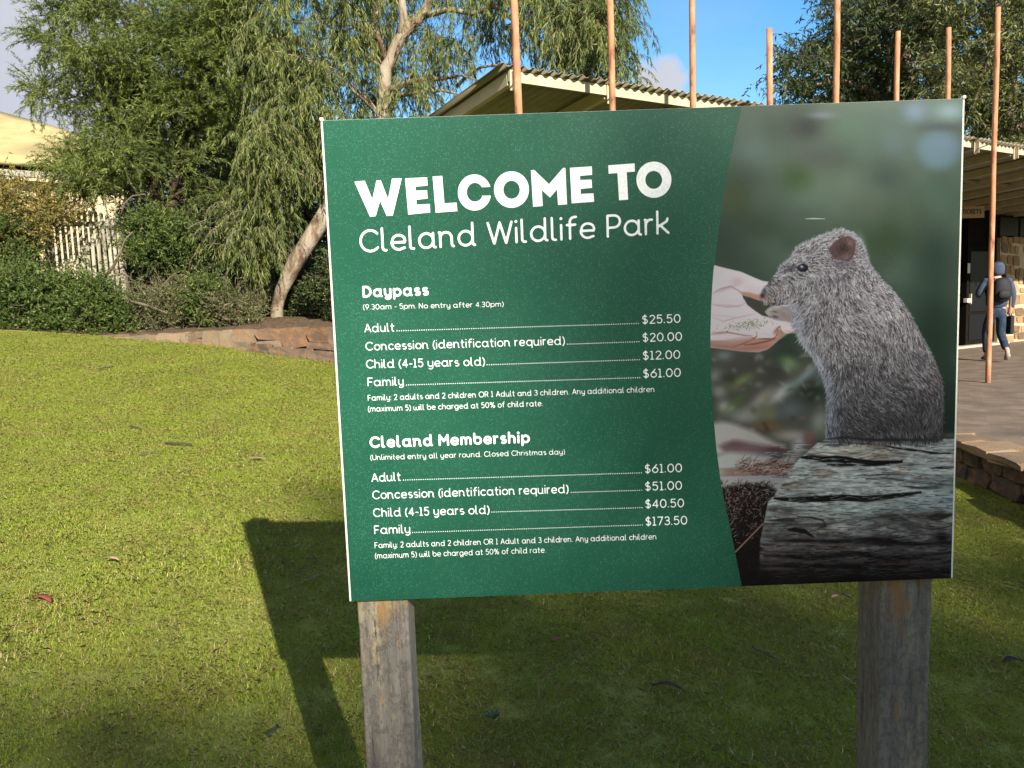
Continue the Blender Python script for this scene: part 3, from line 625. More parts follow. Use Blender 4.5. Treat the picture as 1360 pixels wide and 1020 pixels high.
for n_, gl_, al_, wd_ in ((20000, 0, .55, 2), (7000, 0, .7, 3), (6500, .4, .85, 3), (3500, .6, .85, 2)):
    q = inside_pts(n_, gl_); x, y = q[:, 0], q[:, 1]; tn = tone[((y-Y0)*SSC).astype(int), ((x-X0)*SSC).astype(int)]+prng.normal(0, .95, n_)
    basec = np.interp(y, [320, 420, 500, 590], [160, 150, 118, 84])*(1-.22*np.clip((x-1190)/60, 0, 1)); dark = np.array([36, 32, 34]); lite = np.array([228, 224, 226])
    k = np.clip(tn*(1.1 if al_ > .82 else .8), -1.5, 1.7)[:, None]; b0 = basec[:, None]*np.array([[1.03, .99, 1.0]])
    col = np.where(k < 0, b0+(dark-b0)*(-k/1.7), b0+(lite-b0)*(k/1.8)*np.interp(y, [400, 590], [1, .62])[:, None])
    bx = np.interp(y, [400, 450, 490, 520, 550, 585], [1052, 1066, 1094, 1102, 1100, 1100]); bw = np.exp(-((x-bx)/10.)**2)*(y > 402); col = col+(np.array([196, 204, 218])-col)*(bw*.6)[:, None]
    ang = flow(x, y)+prng.normal(0, .22, n_); strokes(x, y, ang, prng.uniform(4, 9, n_)*np.interp(y, [340, 420], [.5, 1.1])*(1.3 if al_ > .9 else 1), col.astype(np.float32), al_, .25, wd_)
for b_ in [(1218, 535, 18, 15, (40, 36, 40), .6, 0), (1195, 562, 44, 14, (58, 54, 58), .45, 0), (1142, 489, 15, 3.2, (46, 42, 48), .6, .2), (1119, 503, 9, 3.2, (46, 42, 48), .6, 0), (1172, 458, 16, 4, (52, 48, 56), .5, .5),
           (1192, 512, 22, 3, (50, 46, 52), .5, .5), (1112, 372, 24, 5, (70, 64, 74), .5, -.1), (1090, 395, 20, 5, (96, 90, 98), .4, .9), (1150, 430, 24, 5, (84, 80, 90), .4, 1.0), (1225, 480, 8, 24, (84, 82, 90), .4, -.35), (1100, 440, 10, 22, (100, 92, 94), .4, -.5)]:
    blob(*b_[:5], a=b_[5], ang=b_[6])
q = inside_pts(3800, .3); x, y = q[:, 0], q[:, 1]; v_ = prng.uniform(-1, 1, 3800)[:, None]; bb_ = np.interp(y, [320, 420, 500, 590], [150, 138, 108, 76])[:, None]
strokes(x, y, flow(x, y)+prng.normal(0, .2, 3800), prng.uniform(4, 9, 3800)*np.interp(y, [340, 420], [.5, 1.1]), np.clip(bb_+v_*np.where(v_ > 0, 75, 70)*np.interp(y, [400, 590], [1, .7])[:, None], 14, 240).repeat(3, 1).astype(np.float32)*np.array([[1.02, .99, 1.0]], np.float32), .75, .2, 2)
# fringe of hair standing off the outline
out_ = np.array(spline(sil[3:30], 40)); dd = np.gradient(out_, axis=0); na_ = np.arctan2(dd[:, 1], dd[:, 0]); n_ = 1500; pick = prng.integers(0, len(out_), n_)
x, y = out_[pick, 0]+prng.normal(0, .8, n_), out_[pick, 1]+prng.normal(0, .8, n_); g_ = prng.uniform(120, 225, n_)*np.interp(y, [330, 560], [1, .45])
strokes(x, y, na_[pick]-prng.uniform(.15, .95, n_), prng.uniform(2, 5.0, n_)*np.interp(y, [300, 345, 380, 560], [1.0, 1.15, .75, .7]), np.stack([g_, g_, g_*1.03], -1).astype(np.float32), .8, .2, 2)
bl = np.array(spline([(1059, 440), (1063, 451), (1078, 470), (1091, 492), (1100, 518), (1097.5, 546), (1098, 582)], 30)); pick = prng.integers(0, len(bl), 900)
strokes(bl[pick, 0], bl[pick, 1], prng.normal(2.3, .5, 900), prng.uniform(2, 5, 900), np.full((900, 3), 205, np.float32)*prng.uniform(.75, 1.1, (900, 1)).astype(np.float32), .6, .3)
# ear
ear = spline([(1100, 333), (1103, 327), (1108, 321), (1118, 314.6), (1126, 313.4), (1132, 316), (1135.5, 322), (1136, 332), (1132, 342), (1126, 347), (1118, 346), (1108, 344)], 4)
poly(ear, (100, 76, 74), .7)
blob(1128, 323, 5, 6, (150, 122, 116), .7); blob(1119, 330, 7, 7, (40, 28, 30), .9, .5); blob(1112, 325, 5, 5, (110, 78, 66), .6); blob(1122, 341, 6, 4, (150, 138, 142), .6)
n_ = 420; q = prng.normal(0, 1, (n_, 2)); strokes(1120+q[:, 0]*8, 331+q[:, 1]*7, prng.normal(-1.0, .4, n_), prng.uniform(2, 5, n_), np.array([[60, 42, 42], [170, 140, 132], [120, 88, 78], [36, 26, 28]], np.float32)[prng.integers(0, 4, n_)], .55)
rim = np.array(ear)[4:36]; strokes(rim[:, 0], rim[:, 1], np.full(len(rim), -.3), np.full(len(rim), 1.4), np.full((len(rim), 3), 150, np.float32), .5)
n_ = 500; strokes(prng.normal(1122, 9, n_), prng.normal(350, 4, n_), prng.normal(.9, .4, n_), prng.uniform(3, 7, n_), (np.array([90, 82, 88])+prng.normal(0, 45, (n_, 1))).astype(np.float32), .6)
# eye, brow shadow, nose, mouth, whiskers, paws
blob(1050, 357, 9, 2.2, (76, 72, 84), .8, -.35); poly(spline([(1058, 356), (1061, 351.5), (1067, 350), (1072.5, 353), (1073, 357.5), (1069, 361), (1062, 360.5)], 4), (18, 16, 22), .6)
blob(1064.6, 354.6, 3.2, 2.0, (140, 152, 180), .95); blob(1064, 353.5, 1.3, .9, (225, 232, 245), .9); blob(1071, 362.5, 8, 1.2, (170, 172, 186), .6, .1); blob(1066, 348.3, 7, 1.0, (90, 86, 98), .7, .15)
blob(1012, 392.5, 3.0, 3.6, (40, 32, 34), .9, .3); blob(1014, 389.8, 3.2, 1.6, (112, 96, 98), .6, -.4); blob(1019, 398.5, 7, 1.2, (196, 150, 124), .8, .35)
n_ = 300; strokes(prng.normal(1030, 9, n_), prng.normal(390, 6, n_), prng.normal(.7, .5, n_), prng.uniform(1.5, 4, n_), np.array([[70, 60, 62], [190, 176, 176], [160, 124, 110]], np.float32)[prng.integers(0, 3, n_)], .6)
for a_, l_ in ((-2.2, 9), (-2.0, 7), (2.6, 6), (2.4, 8), (-1.8, 6)):
    strokes(np.array([1024.+l_]), np.array([386.+a_]), np.array([a_]), np.array([l_*1.5]), np.array([[215, 210, 205]], np.float32), .5)
poly(spline([(1015, 414), (1020, 408.5), (1027, 405.5), (1036, 406), (1045, 411), (1052, 420), (1048, 427), (1036, 426), (1027, 424), (1020, 420)], 4), (176, 164, 158), .8)
for b_ in [(1022, 411, 4, 1.6, (216, 208, 198), .9, -.4), (1020, 416, 3.4, 1.4, (206, 198, 186), .9, .5), (1031, 408, 5, 1.5, (224, 214, 208), .8, 0), (1027, 403.5, 3, 1.4, (60, 36, 36), .9, 0), (1029, 414, 3.5, 1.0, (96, 72, 66), .8, .2), (1029, 420.5, 4, 1.6, (84, 58, 50), .8, .1),
           (1040, 418, 5, 3, (150, 128, 124), .7, .6), (1047, 423, 3.5, 4, (176, 140, 130), .7, 0), (1041, 406, 7, 1.0, (236, 222, 222), .85, .02)]:
    blob(*b_[:5], a=b_[5], ang=b_[6])
n_ = 260; strokes(prng.normal(1043, 6, n_), prng.normal(415, 5, n_), prng.normal(.7, .5, n_), prng.uniform(2, 5, n_), (np.array([170, 156, 156])+prng.normal(0, 36, (n_, 1))).astype(np.float32), .6)
crack([(1098, 583), (1120, 580.5), (1160, 584), (1200, 584), (1250, 584)], 1.4, (56, 48, 50), 1.2)
blob(1262, 578, 12, 4, (120, 112, 104), .7)
# fine scratch and grain
crack([(1069, 290.6), (1080, 290.2), (1095, 290.6)], .5, (206, 214, 206), .4)
for L_, w_, c_ in (([(130, 350), (200, 315), (290, 292), (370, 335), (400, 360)], 1.0, (212, 172, 174)), ([(120, 470), (250, 492), (370, 485), (430, 455)], .8, (222, 190, 194)), ([(120, 590), (220, 632), (330, 600), (520, 560)], .7, (224, 194, 196)),
                   ([(110, 745), (240, 735), (420, 765), (500, 772)], .8, (196, 150, 140)), ([(485, 785), (520, 795), (550, 765), (535, 730)], 1.1, (172, 116, 100)), ([(560, 800), (650, 800), (715, 795), (748, 745), (735, 700)], 1.2, (160, 104, 86)),
                   ([(735, 700), (770, 680), (780, 720), (800, 745)], 1.1, (164, 108, 88)), ([(420, 860), (520, 850), (640, 825), (720, 800)], 1.0, (150, 98, 84)), ([(300, 880), (420, 845), (520, 800)], .8, (168, 116, 102)), ([(850, 730), (890, 738), (930, 712)], .8, (182, 122, 104))):
    crack(k6(L_), w_, c_, .6)
for x_, y_ in ((1000, 446.5), (1024.5, 447.5), (1050, 439.5)): blob(x_, y_, 4.0, 1.5, (252, 232, 226), .8, -.25)
C += prng.normal(0, 3.0, C.shape[:2]).astype(np.float32)[..., None]
# resample into panel space
u0 = float(curve_u(-SH*0.5))-0.01; IW, IH = 1000, int(1000*SH/(SW-u0)); uu = u0+(np.arange(IW)+.5)/IW*(SW-u0); vv_ = -SH+(np.arange(IH)+.5)/IH*SH
UU, VV = np.meshgrid(uu, vv_); PX_, PY_ = pan_px(UU, VV); fx = np.clip((PX_-X0)*SSC-.5, 0, CWd-2.001); fy = np.clip((PY_-Y0)*SSC-.5, 0, CHt-2.001); ix, iy = fx.astype(int), fy.astype(int); tx, ty = (fx-ix)[..., None], (fy-iy)[..., None]
I = C[iy, ix]*(1-tx)*(1-ty)+C[iy, ix+1]*tx*(1-ty)+C[iy+1, ix]*(1-tx)*ty+C[iy+1, ix+1]*tx*ty
I = np.clip(I/255., 0, 1); I = I+0.10*(I-.5)*(1-np.abs(2*I-1)); img = bpy.data.images.new('animal_print', IW, IH); img.colorspace_settings.name = 'sRGB'
img.pixels.foreach_set(np.concatenate([I, np.ones((IH, IW, 1))], -1).astype(np.float32).ravel()); img.update(); img.pack()
mph = Mat('photo_print', 0.33, 0.10); it = mph.n.new('ShaderNodeTexImage'); it.image = img; it.interpolation = 'Cubic'; it.extension = 'EXTEND'
mph.l.new(mph.tc.outputs['UV'], it.inputs[0]); ov = mph.vec('Object')
PRINT_GAIN = 0.50
cc = mph.mix(1.0, it.outputs['Color'], (PRINT_GAIN*.98, PRINT_GAIN, PRINT_GAIN*1.06), 'MULTIPLY')
vr = mph.voro(300, ov); dens = mph.noise(5.5, 4, 0.6, ov)
dew = mph.math('MULTIPLY', mph.math('MULTIPLY', mph.ramp(vr, [(0.05, 1.0), (0.3, 0.0)]), mph.ramp(dens, [(0.45, 0.0), (0.7, 1.0)])), 0.16)
mph.color(mph.mix(dew, cc, (0.22, 0.26, 0.25))); mph.rough(mph.ramp(dens, [(0.2, 0.28), (0.8, 0.45)]))
V = []; F = []; UVc = []
for w in ws:
    for u in (curve_u(w), SW-0.0045):
        V.append(on_panel(u, w, 0.0012)); UVc.append(((u-u0)/(SW-u0), (w+SH)/SH))
for i in range(NW): F.append((2*i+1, 2*i, 2*i+2, 2*i+3))
pf = mesh_obj('picture_print', V, F, mph.m, sign); uvl = pf.data.uv_layers.new(name='UVMap')
for lp in pf.data.loops: uvl.data[lp.index].uv = UVc[lp.vertex_index]
tag(pf, 'picture of a small grey furry animal eating seed from an open hand above a weathered log')

# ---- lettering
mwhite = Mat('white_lettering', 0.4, 0.4); dn = mwhite.noise(300, 3, 0.6, mwhite.vec('Object')); mwhite.color(mwhite.ramp(dn, [(0.3, (0.62, 0.66, 0.63)), (0.6, (0.80, 0.81, 0.79))]))
LOFF = 0.0020
def arc(cx, cy, rx, ry, a0, a1, n=10):
    return [(cx+rx*math.cos(rad(a0+(a1-a0)*i/n)), cy+ry*math.sin(rad(a0+(a1-a0)*i/n))) for i in range(n+1)]
X = 0.69                                                      # x-height with cap height 1
def bowl(cx=0.33, r=0.33): return arc(cx, X/2, r, X/2, 0, 360, 18)
GL = {
 'a': ([bowl(), [(.66, X), (.66, .10)]+arc(.76, .10, .10, .10, 180, 270, 4)], .78),
 'b': ([bowl(), [(0, 1.06), (0, X/2)]], .68), 'c': ([arc(.32, X/2, .32, X/2, 42, 318, 14)], .58),
 'd': ([bowl(), [(.66, 1.06), (.66, .10)]+arc(.76, .10, .10, .10, 180, 270, 4)], .78),
 'e': ([[(.02, X*.50), (.50, X*.50)]+arc(.33, X*.62, .30, X*.38, -22, 180, 10)+arc(.33, X*.5, .33, X*.5, 180, 300, 8)+[(.60, .07)]], .66),
 'f': ([[(.14, 0), (.14, .78)]+arc(.36, .80, .22, .24, 180, 90, 6)+[(.44, 1.04)], [(0, X-.02), (.40, X-.02)]], .44),
 'g': ([bowl(), [(.66, X), (.66, -.10)]+arc(.36, -.08, .30, .22, 0, -150, 8)], .72),
 'h': ([[(0, 1.06), (0, 0)], [(0, X*.55)]+arc(.27, X*.6, .27, X*.4, 180, 0, 8)+[(.54, 0)]], .60),
 'i': ([[(0, X), (0, 0)], [(0, 1.0), (0.001, 1.0)]], .06), 'k': ([[(0, 1.06), (0, 0)], [(.48, X), (.44, .56), (.05, .34)], [(.16, .36), (.52, 0)]], .56),
 'l': ([[(0, 1.06), (0, .12)]+arc(.12, .12, .12, .12, 180, 270, 4)+[(.17, 0)]], .22),
 'm': ([[(0, X), (0, 0)], [(0, X*.55)]+arc(.23, X*.62, .23, X*.38, 180, 0, 8)+[(.46, 0)], [(.46, X*.55)]+arc(.69, X*.62, .23, X*.38, 180, 0, 8)+[(.92, 0)]], .98),
 'n': ([[(-.05, X), (0, X), (0, 0)], [(0, X*.55)]+arc(.27, X*.6, .27, X*.4, 180, 0, 8)+[(.54, .10)]+arc(.63, .10, .09, .10, 180, 270, 3)], .66),
 'o': ([bowl()], .66), 'p': ([bowl(), [(0, X), (0, -.30)]], .68), 'q': ([bowl(), [(.66, X), (.66, -.30)]], .70),
 'r': ([[(-.04, X), (0, X), (0, 0)], [(0, X*.55)]+arc(.24, X*.6, .24, X*.4, 180, 75, 6)], .34),
 's': ([arc(.24, X*.74, .21, X*.25, 50, 180, 6)+arc(.24, X*.74, .21, X*.24, 180, 265, 3)+arc(.25, X*.26, .23, X*.26, 85, -130, 9)], .48),
 't': ([[(.14, .98), (.14, .14)]+arc(.28, .14, .14, .14, 180, 275, 5)+[(.34, 0)], [(0, X-.02), (.36, X-.02)]], .40),
 'u': ([[(0, X), (0, .27)]+arc(.27, .27, .27, .27, 180, 360, 8), [(.54, X), (.54, .08)]+arc(.62, .08, .08, .08, 180, 270, 3)], .64),
 'w': ([[(0, X), (0, .24)]+arc(.23, .23, .23, .23, 180, 360, 8)+[(.46, X-.1)], [(.46, .24)]+arc(.69, .23, .23, .23, 180, 360, 8)+[(.92, X)]], .92),
 'x': ([[(0, X), (.48, 0)], [(.48, X), (0, 0)]], .50),
 'y': ([[(0, X), (0, .30)]+arc(.27, .28, .27, .26, 180, 360, 8), [(.54, X), (.54, -.08)]+arc(.27, -.08, .27, .22, 0, -140, 8)], .58),
 'A': ([[(0, 0), (.37, 1), (.74, 0)], [(.14, .33), (.60, .33)]], .74), 'C': ([arc(.46, .5, .46, .5, 42, 318, 18)], .82),
 'D': ([[(0, 0), (0, 1), (.24, 1)]+arc(.24, .5, .46, .5, 90, -90, 14)+[(0, 0)]], .72), 'F': ([[(0, 0), (0, 1), (.52, 1)], [(0, .50), (.45, .50)]], .54),
 'M': ([[(0, 0), (0.02, 1), (.42, .38), (.82, 1), (.84, 0)]], .86), 'N': ([[(0, 0), (0, 1), (.62, 0), (.62, 1)]], .66),
 'O': ([arc(.48, .5, .48, .5, 0, 360, 24)], .96), 'P': ([[(0, 0), (0, 1), (.30, 1)]+arc(.30, .71, .29, .29, 90, -90, 10)+[(0, .42)]], .60),
 'R': ([[(0, 0), (0, 1), (.30, 1)]+arc(.30, .73, .27, .27, 90, -90, 10)+[(0, .46)], [(.30, .46), (.60, 0)]], .62),
 'U': ([[(0, 1), (0, .32)]+arc(.32, .32, .32, .32, 180, 360, 10)+[(.64, 1)]], .66), 'W': ([[(0, 1), (.28, 0), (.56, 1), (.84, 0), (1.12, 1)]], 1.12),
 '0': ([arc(.31, .5, .31, .5, 0, 360, 20)], .64), '1': ([[(0, .97), (.16, 1), (.16, 0)], [(0, 0), (.32, 0)]], .34),
 '2': ([arc(.27, .73, .26, .27, 160, -25, 9)+[(.02, 0), (.56, 0)]], .56), '3': ([arc(.27, .76, .24, .24, 150, -75, 8)+[(.20, .53)]+arc(.27, .27, .28, .27, 80, -150, 9)], .56),
 '4': ([[(.44, 0), (.44, .98), (0, .28), (.60, .28)]], .62), '5': ([[(.50, 1), (.08, 1), (.04, .56)]+arc(.26, .33, .28, .33, 115, -145, 10)], .58),
 '6': ([[(.46, 1), (.16, .62)]+arc(.30, .31, .29, .31, 150, -210, 18)], .60), '7': ([[(0, 1), (.54, 1), (.16, 0)]], .54),
 '9': ([[(.14, 0), (.44, .38)]+arc(.30, .69, .29, .31, -30, 330, 18)], .60),
 '$': ([arc(.28, .73, .24, .23, 40, 255, 9)+arc(.28, .27, .26, .25, 75, -150, 9), [(.28, 1.10), (.28, -.10)]], .58),
 '%': ([arc(.20, .78, .18, .22, 0, 360, 12), arc(.74, .22, .18, .22, 0, 360, 12), [(.72, 1), (.22, 0)]], .94),
 '(': ([arc(.52, .42, .52, .72, 128, 232, 8)], .20), ')': ([arc(-.32, .42, .52, .72, 52, -52, 8)], .20),
 '.': ([[(0, .04), (.001, .04)]], .06), ':': ([[(0, .04), (.001, .04)], [(0, .60), (.001, .60)]], .06), '-': ([[(0, .40), (.30, .40)]], .30),
}
DBG = False
def march(val, xs, ys, name, mat, parent, place):
    """fill val<0 on a grid, marching-squares, placed by place(x,y)"""
    V = []; F = []; ny, nx = val.shape
    cin = val < 0; anyc = cin[:-1, :-1] | cin[1:, :-1] | cin[:-1, 1:] | cin[1:, 1:]
    full = cin[:-1, :-1] & cin[1:, :-1] & cin[:-1, 1:] & cin[1:, 1:]
    for j in range(ny-1):                                       # runs of full cells become one strip
        row = full[j]
        nz_ = np.nonzero(anyc[j])[0]
        if not len(nz_): continue
        k = 0
        while k < len(nz_):
            i = nz_[k]
            if row[i]:
                e = i
                while e+1 < nx-1 and row[e+1]: e += 1
                b = len(V); V += [(xs[i], ys[j]), (xs[e+1], ys[j]), (xs[e+1], ys[j+1]), (xs[i], ys[j+1])]; F.append((b, b+1, b+2, b+3))
                while k < len(nz_) and nz_[k] <= e: k += 1
                continue
            cs = [(xs[i], ys[j], val[j, i]), (xs[i+1], ys[j], val[j, i+1]), (xs[i+1], ys[j+1], val[j+1, i+1]), (xs[i], ys[j+1], val[j+1, i])]; pl = []
            for q in range(4):
                a, b2 = cs[q], cs[(q+1) % 4]
                if a[2] < 0: pl.append((a[0], a[1]))
                if (a[2] < 0) != (b2[2] < 0):
                    t = a[2]/(a[2]-b2[2]); pl.append((a[0]+(b2[0]-a[0])*t, a[1]+(b2[1]-a[1])*t))
            if len(pl) >= 3: b = len(V); V += pl; F.append(tuple(range(b, b+len(pl))))
            k += 1
    return mesh_obj(name, [place(*p) for p in V], F, mat, parent)
def text_line(s, pL, pR, cap_px, wt, name, res=15, mat=None, xs_=None):
    """s set between two photo points on its baseline; wt = stroke width / cap height"""
    a = pan(*pL); b = pan(*pR); cap = np.linalg.norm(pan(pL[0], pL[1])-pan(pL[0], pL[1]-cap_px)); Wd = b[0]-a[0]
    gap = .085; sp = .36; hw = wt/2; ks = 1-wt
    adv = 0; pos = []
    for ch in s:
        if ch == ' ': adv += sp; continue
        pos.append((ch, adv)); adv += GL[ch][1]*ks+gap+wt
    total = adv-gap; kx = Wd/cap/total                 # horizontal fit
    if DBG: print('KX', s, round(kx, 2))
    xs = np.arange(-hw-.06, total*kx+.1, 1/res); ys = np.arange(-.45, 1.25, 1/res); D = np.full((len(ys), len(xs)), 1e3)
    for ch, x0 in pos:
        for pl in GL[ch][0]:
            pts = np.array([((x0+q[0]*ks+hw)*kx, q[1]*ks+hw) for q in pl]); lo = pts[:, 0].min()-wt-.1; hi = pts[:, 0].max()+wt+.1
            i0, i1 = np.searchsorted(xs, lo), np.searchsorted(xs, hi); gx_, gy_ = np.meshgrid(xs[i0:i1], ys)
            for k in range(len(pts)-1):
                p, e = pts[k], pts[k+1]-pts[k]; t = np.clip(((gx_-p[0])*e[0]+(gy_-p[1])*e[1])/(e@e+1e-12), 0, 1)
                d = np.hypot(gx_-p[0]-t*e[0], gy_-p[1]-t*e[1]); rr_ = hw*1.25 if (len(pts) == 2 and abs(pts[0, 0]-pts[1, 0]) < .01 and abs(pts[0, 1]-pts[1, 1]) < .01) else hw
                D[:, i0:i1] = np.minimum(D[:, i0:i1], d-rr_)
    dy = (b[1]-a[1])/(b[0]-a[0])
    return march(D, xs, ys, name, mat or mwhite.m, sign, lambda x, y: on_panel(a[0]+x*cap, a[1]+x*cap*dy+y*cap, LOFF))
def dots(p0, p1, name='leader_dots'):
    a, b = pan(*p0), pan(*p1); n = int(np.hypot(*(b-a))/0.00445); V = []; F = []; r = 0.00112
    for i in range(n+1):
        c = a+(b-a)*i/n; k = len(V); V += [on_panel(c[0]+r*math.cos(t), c[1]+r*math.sin(t), LOFF) for t in np.linspace(0, 2*math.pi, 7)[:-1]]; F.append(tuple(range(k, k+6)))
    o = mesh_obj(name, V, F, mwhite.m, sign); o['kind'] = 'stuff'
TX = [
 ('Cleland Wildlife Park', (478.3, 336.2), (890.3, 310.8), 30.8, .104, 'title_lettering', 22),
 ('Daypass', (482, 395.4), (570, 392.6), 15.6, .185, 'heading_lettering', 18),
 ('(9.30am - 5pm. No entry after 4.30pm)', (482.6, 411.4), (669, 407.3), 7.2, .098, 'note_lettering', 12),
 ('Adult', (484.3, 441.7), (524.7, 440.3), 11.5, .108, 'price_row_lettering', 14), ('$25.50', (852.3, 430.4), (903.9, 428.7), 11.8, .112, 'price_lettering', 14),
 ('Concession (identification required)', (486, 465.7), (750.3, 458.0), 11.5, .108, 'price_row_lettering', 14), ('$20.00', (852.8, 454.2), (905.9, 452.5), 11.8, .112, 'price_lettering', 14),
 ('Child (4-15 years old)', (486.6, 489.3), (644.3, 485.6), 11.5, .108, 'price_row_lettering', 14), ('$12.00', (853.2, 478.0), (903.5, 476.5), 11.8, .112, 'price_lettering', 14),
 ('Family', (488.6, 513.1), (537, 511.8), 11.5, .108, 'price_row_lettering', 14), ('$61.00', (853.6, 501.9), (904.3, 500.3), 11.8, .112, 'price_lettering', 14),
 ('Family: 2 adults and 2 children OR 1 Adult and 3 children. Any additional children', (488.9, 532.2), (869.4, 520.5), 7.7, .10, 'note_lettering', 12),
 ('(maximum 5) will be charged at 50% of child rate.', (489.1, 546.8), (721.2, 539.3), 7.7, .10, 'note_lettering', 12),
 ('Cleland Membership', (491.5, 595.0), (704.3, 588.2), 15.4, .185, 'heading_lettering', 18),
 ('(Unlimited entry all year round. Closed Christmas day)', (492.2, 611.0), (750.3, 603.2), 7.2, .096, 'note_lettering', 12),
 ('Adult', (493.8, 639.9), (533, 638.3), 11.5, .108, 'price_row_lettering', 14), ('$61.00', (855.8, 628.3), (905.9, 626.8), 11.8, .112, 'price_lettering', 14),
 ('Concession (identification required)', (495, 662.8), (755.2, 654.6), 11.5, .108, 'price_row_lettering', 14), ('$51.00', (856.1, 651.6), (905.9, 650.1), 11.8, .112, 'price_lettering', 14),
 ('Child (4-15 years old)', (496, 686.4), (650.4, 682.2), 11.5, .108, 'price_row_lettering', 14), ('$40.50', (856.5, 674.9), (908.6, 673.4), 11.8, .112, 'price_lettering', 14),
 ('Family', (497.4, 709.2), (545.6, 707.7), 11.5, .108, 'price_row_lettering', 14), ('$173.50', (856.8, 698.1), (912.8, 696.3), 11.8, .112, 'price_lettering', 14),
 ('Family: 2 adults and 2 children OR 1 Adult and 3 children. Any additional children', (498, 727.7), (872, 715.9), 7.7, .10, 'note_lettering', 12),
 ('(maximum 5) will be charged at 50% of child rate.', (498.3, 741.6), (725.2, 733.6), 7.7, .10, 'note_lettering', 12),
]
for t in TX: text_line(t[0], t[1], t[2], t[3], t[4], t[5], t[6])
for p0, p1 in [((527.5, 439.4), (847.7, 429.6)), ((753.5, 457.0), (848.4, 453.8)), ((647, 484.4), (849, 477.6)), ((540, 511.2), (849.5, 501.4)), ((536, 637.3), (851.6, 627.7)), ((758.6, 653.6), (852, 650.8)), ((653.3, 679.7), (852.4, 673.9)), ((548, 706.8), (852.8, 696.9))]:
    dots(p0, p1)
A5 = lambda L: [(460+a/5.667, 205+b/5.667) for a, b in L]; A6 = lambda L: [(680+a/5.667, 205+b/5.667) for a, b in L]
ell = lambda cx, cy, rx, ry, a0=0, a1=360, n=48: [(cx+rx*math.cos(rad(a0+(a1-a0)*i/n)), cy-ry*math.sin(rad(a0+(a1-a0)*i/n))) for i in range(n)]
heads = [([A5([(62, 207), (140, 200), (197, 340), (228, 198), (260, 196), (315, 338), (345, 184), (418, 181), (350, 462), (305, 464), (255, 350), (222, 466), (180, 470)])],),
 ([A5([(443, 182), (608, 175), (612, 236), (520, 244), (523, 275), (608, 272), (612, 334), (527, 342), (530, 380), (628, 374), (632, 438), (467, 454)])],),
 ([A5([(650, 168), (722, 163), (738, 370), (830, 364), (836, 428), (673, 440)])],),
 ([A5([(965+125*math.cos(rad(a)), 288-136*math.sin(rad(a))) for a in np.linspace(18, 350, 40)]+[(1020, 313)]+[(968+62*math.cos(rad(a)), 286-71*math.sin(rad(a))) for a in np.linspace(332, 32, 30)])],),
 ([ell(679.3, 252, 23.2, 24.2), ell(679.4, 252.2, 10.9, 12.0)[::-1]],),
 ([A6([(142, 122), (165, 118), (278, 226), (383, 104), (401, 104), (414, 378), (346, 382), (338, 266), (285, 326), (224, 270), (231, 390), (158, 396)])],),
 ([A6([(435, 103), (600, 92), (602, 156), (510, 164), (513, 194), (598, 191), (602, 253), (516, 262), (517, 299), (612, 294), (617, 358), (448, 370)])],),
 ([A6([(724, 84), (921, 69), (924, 131), (862, 136), (873, 342), (805, 347), (792, 142), (727, 147)])],),
 ([ell(680+1066.5/5.667, 205+192/5.667, 23.2, 24.0), ell(680+1065/5.667, 205+193.5/5.667, 11.1, 11.9)[::-1]],)]
for (loops,) in heads:
    L3 = [[Vector((*pan(*p), 0)) for p in lp] for lp in loops]; tri = tessellate_polygon(L3); flat = [p for lp in L3 for p in lp]
    mesh_obj('heading_letter', [on_panel(p.x, p.y, LOFF) for p in flat], [tuple(t) for t in tri], mwhite.m, sign)

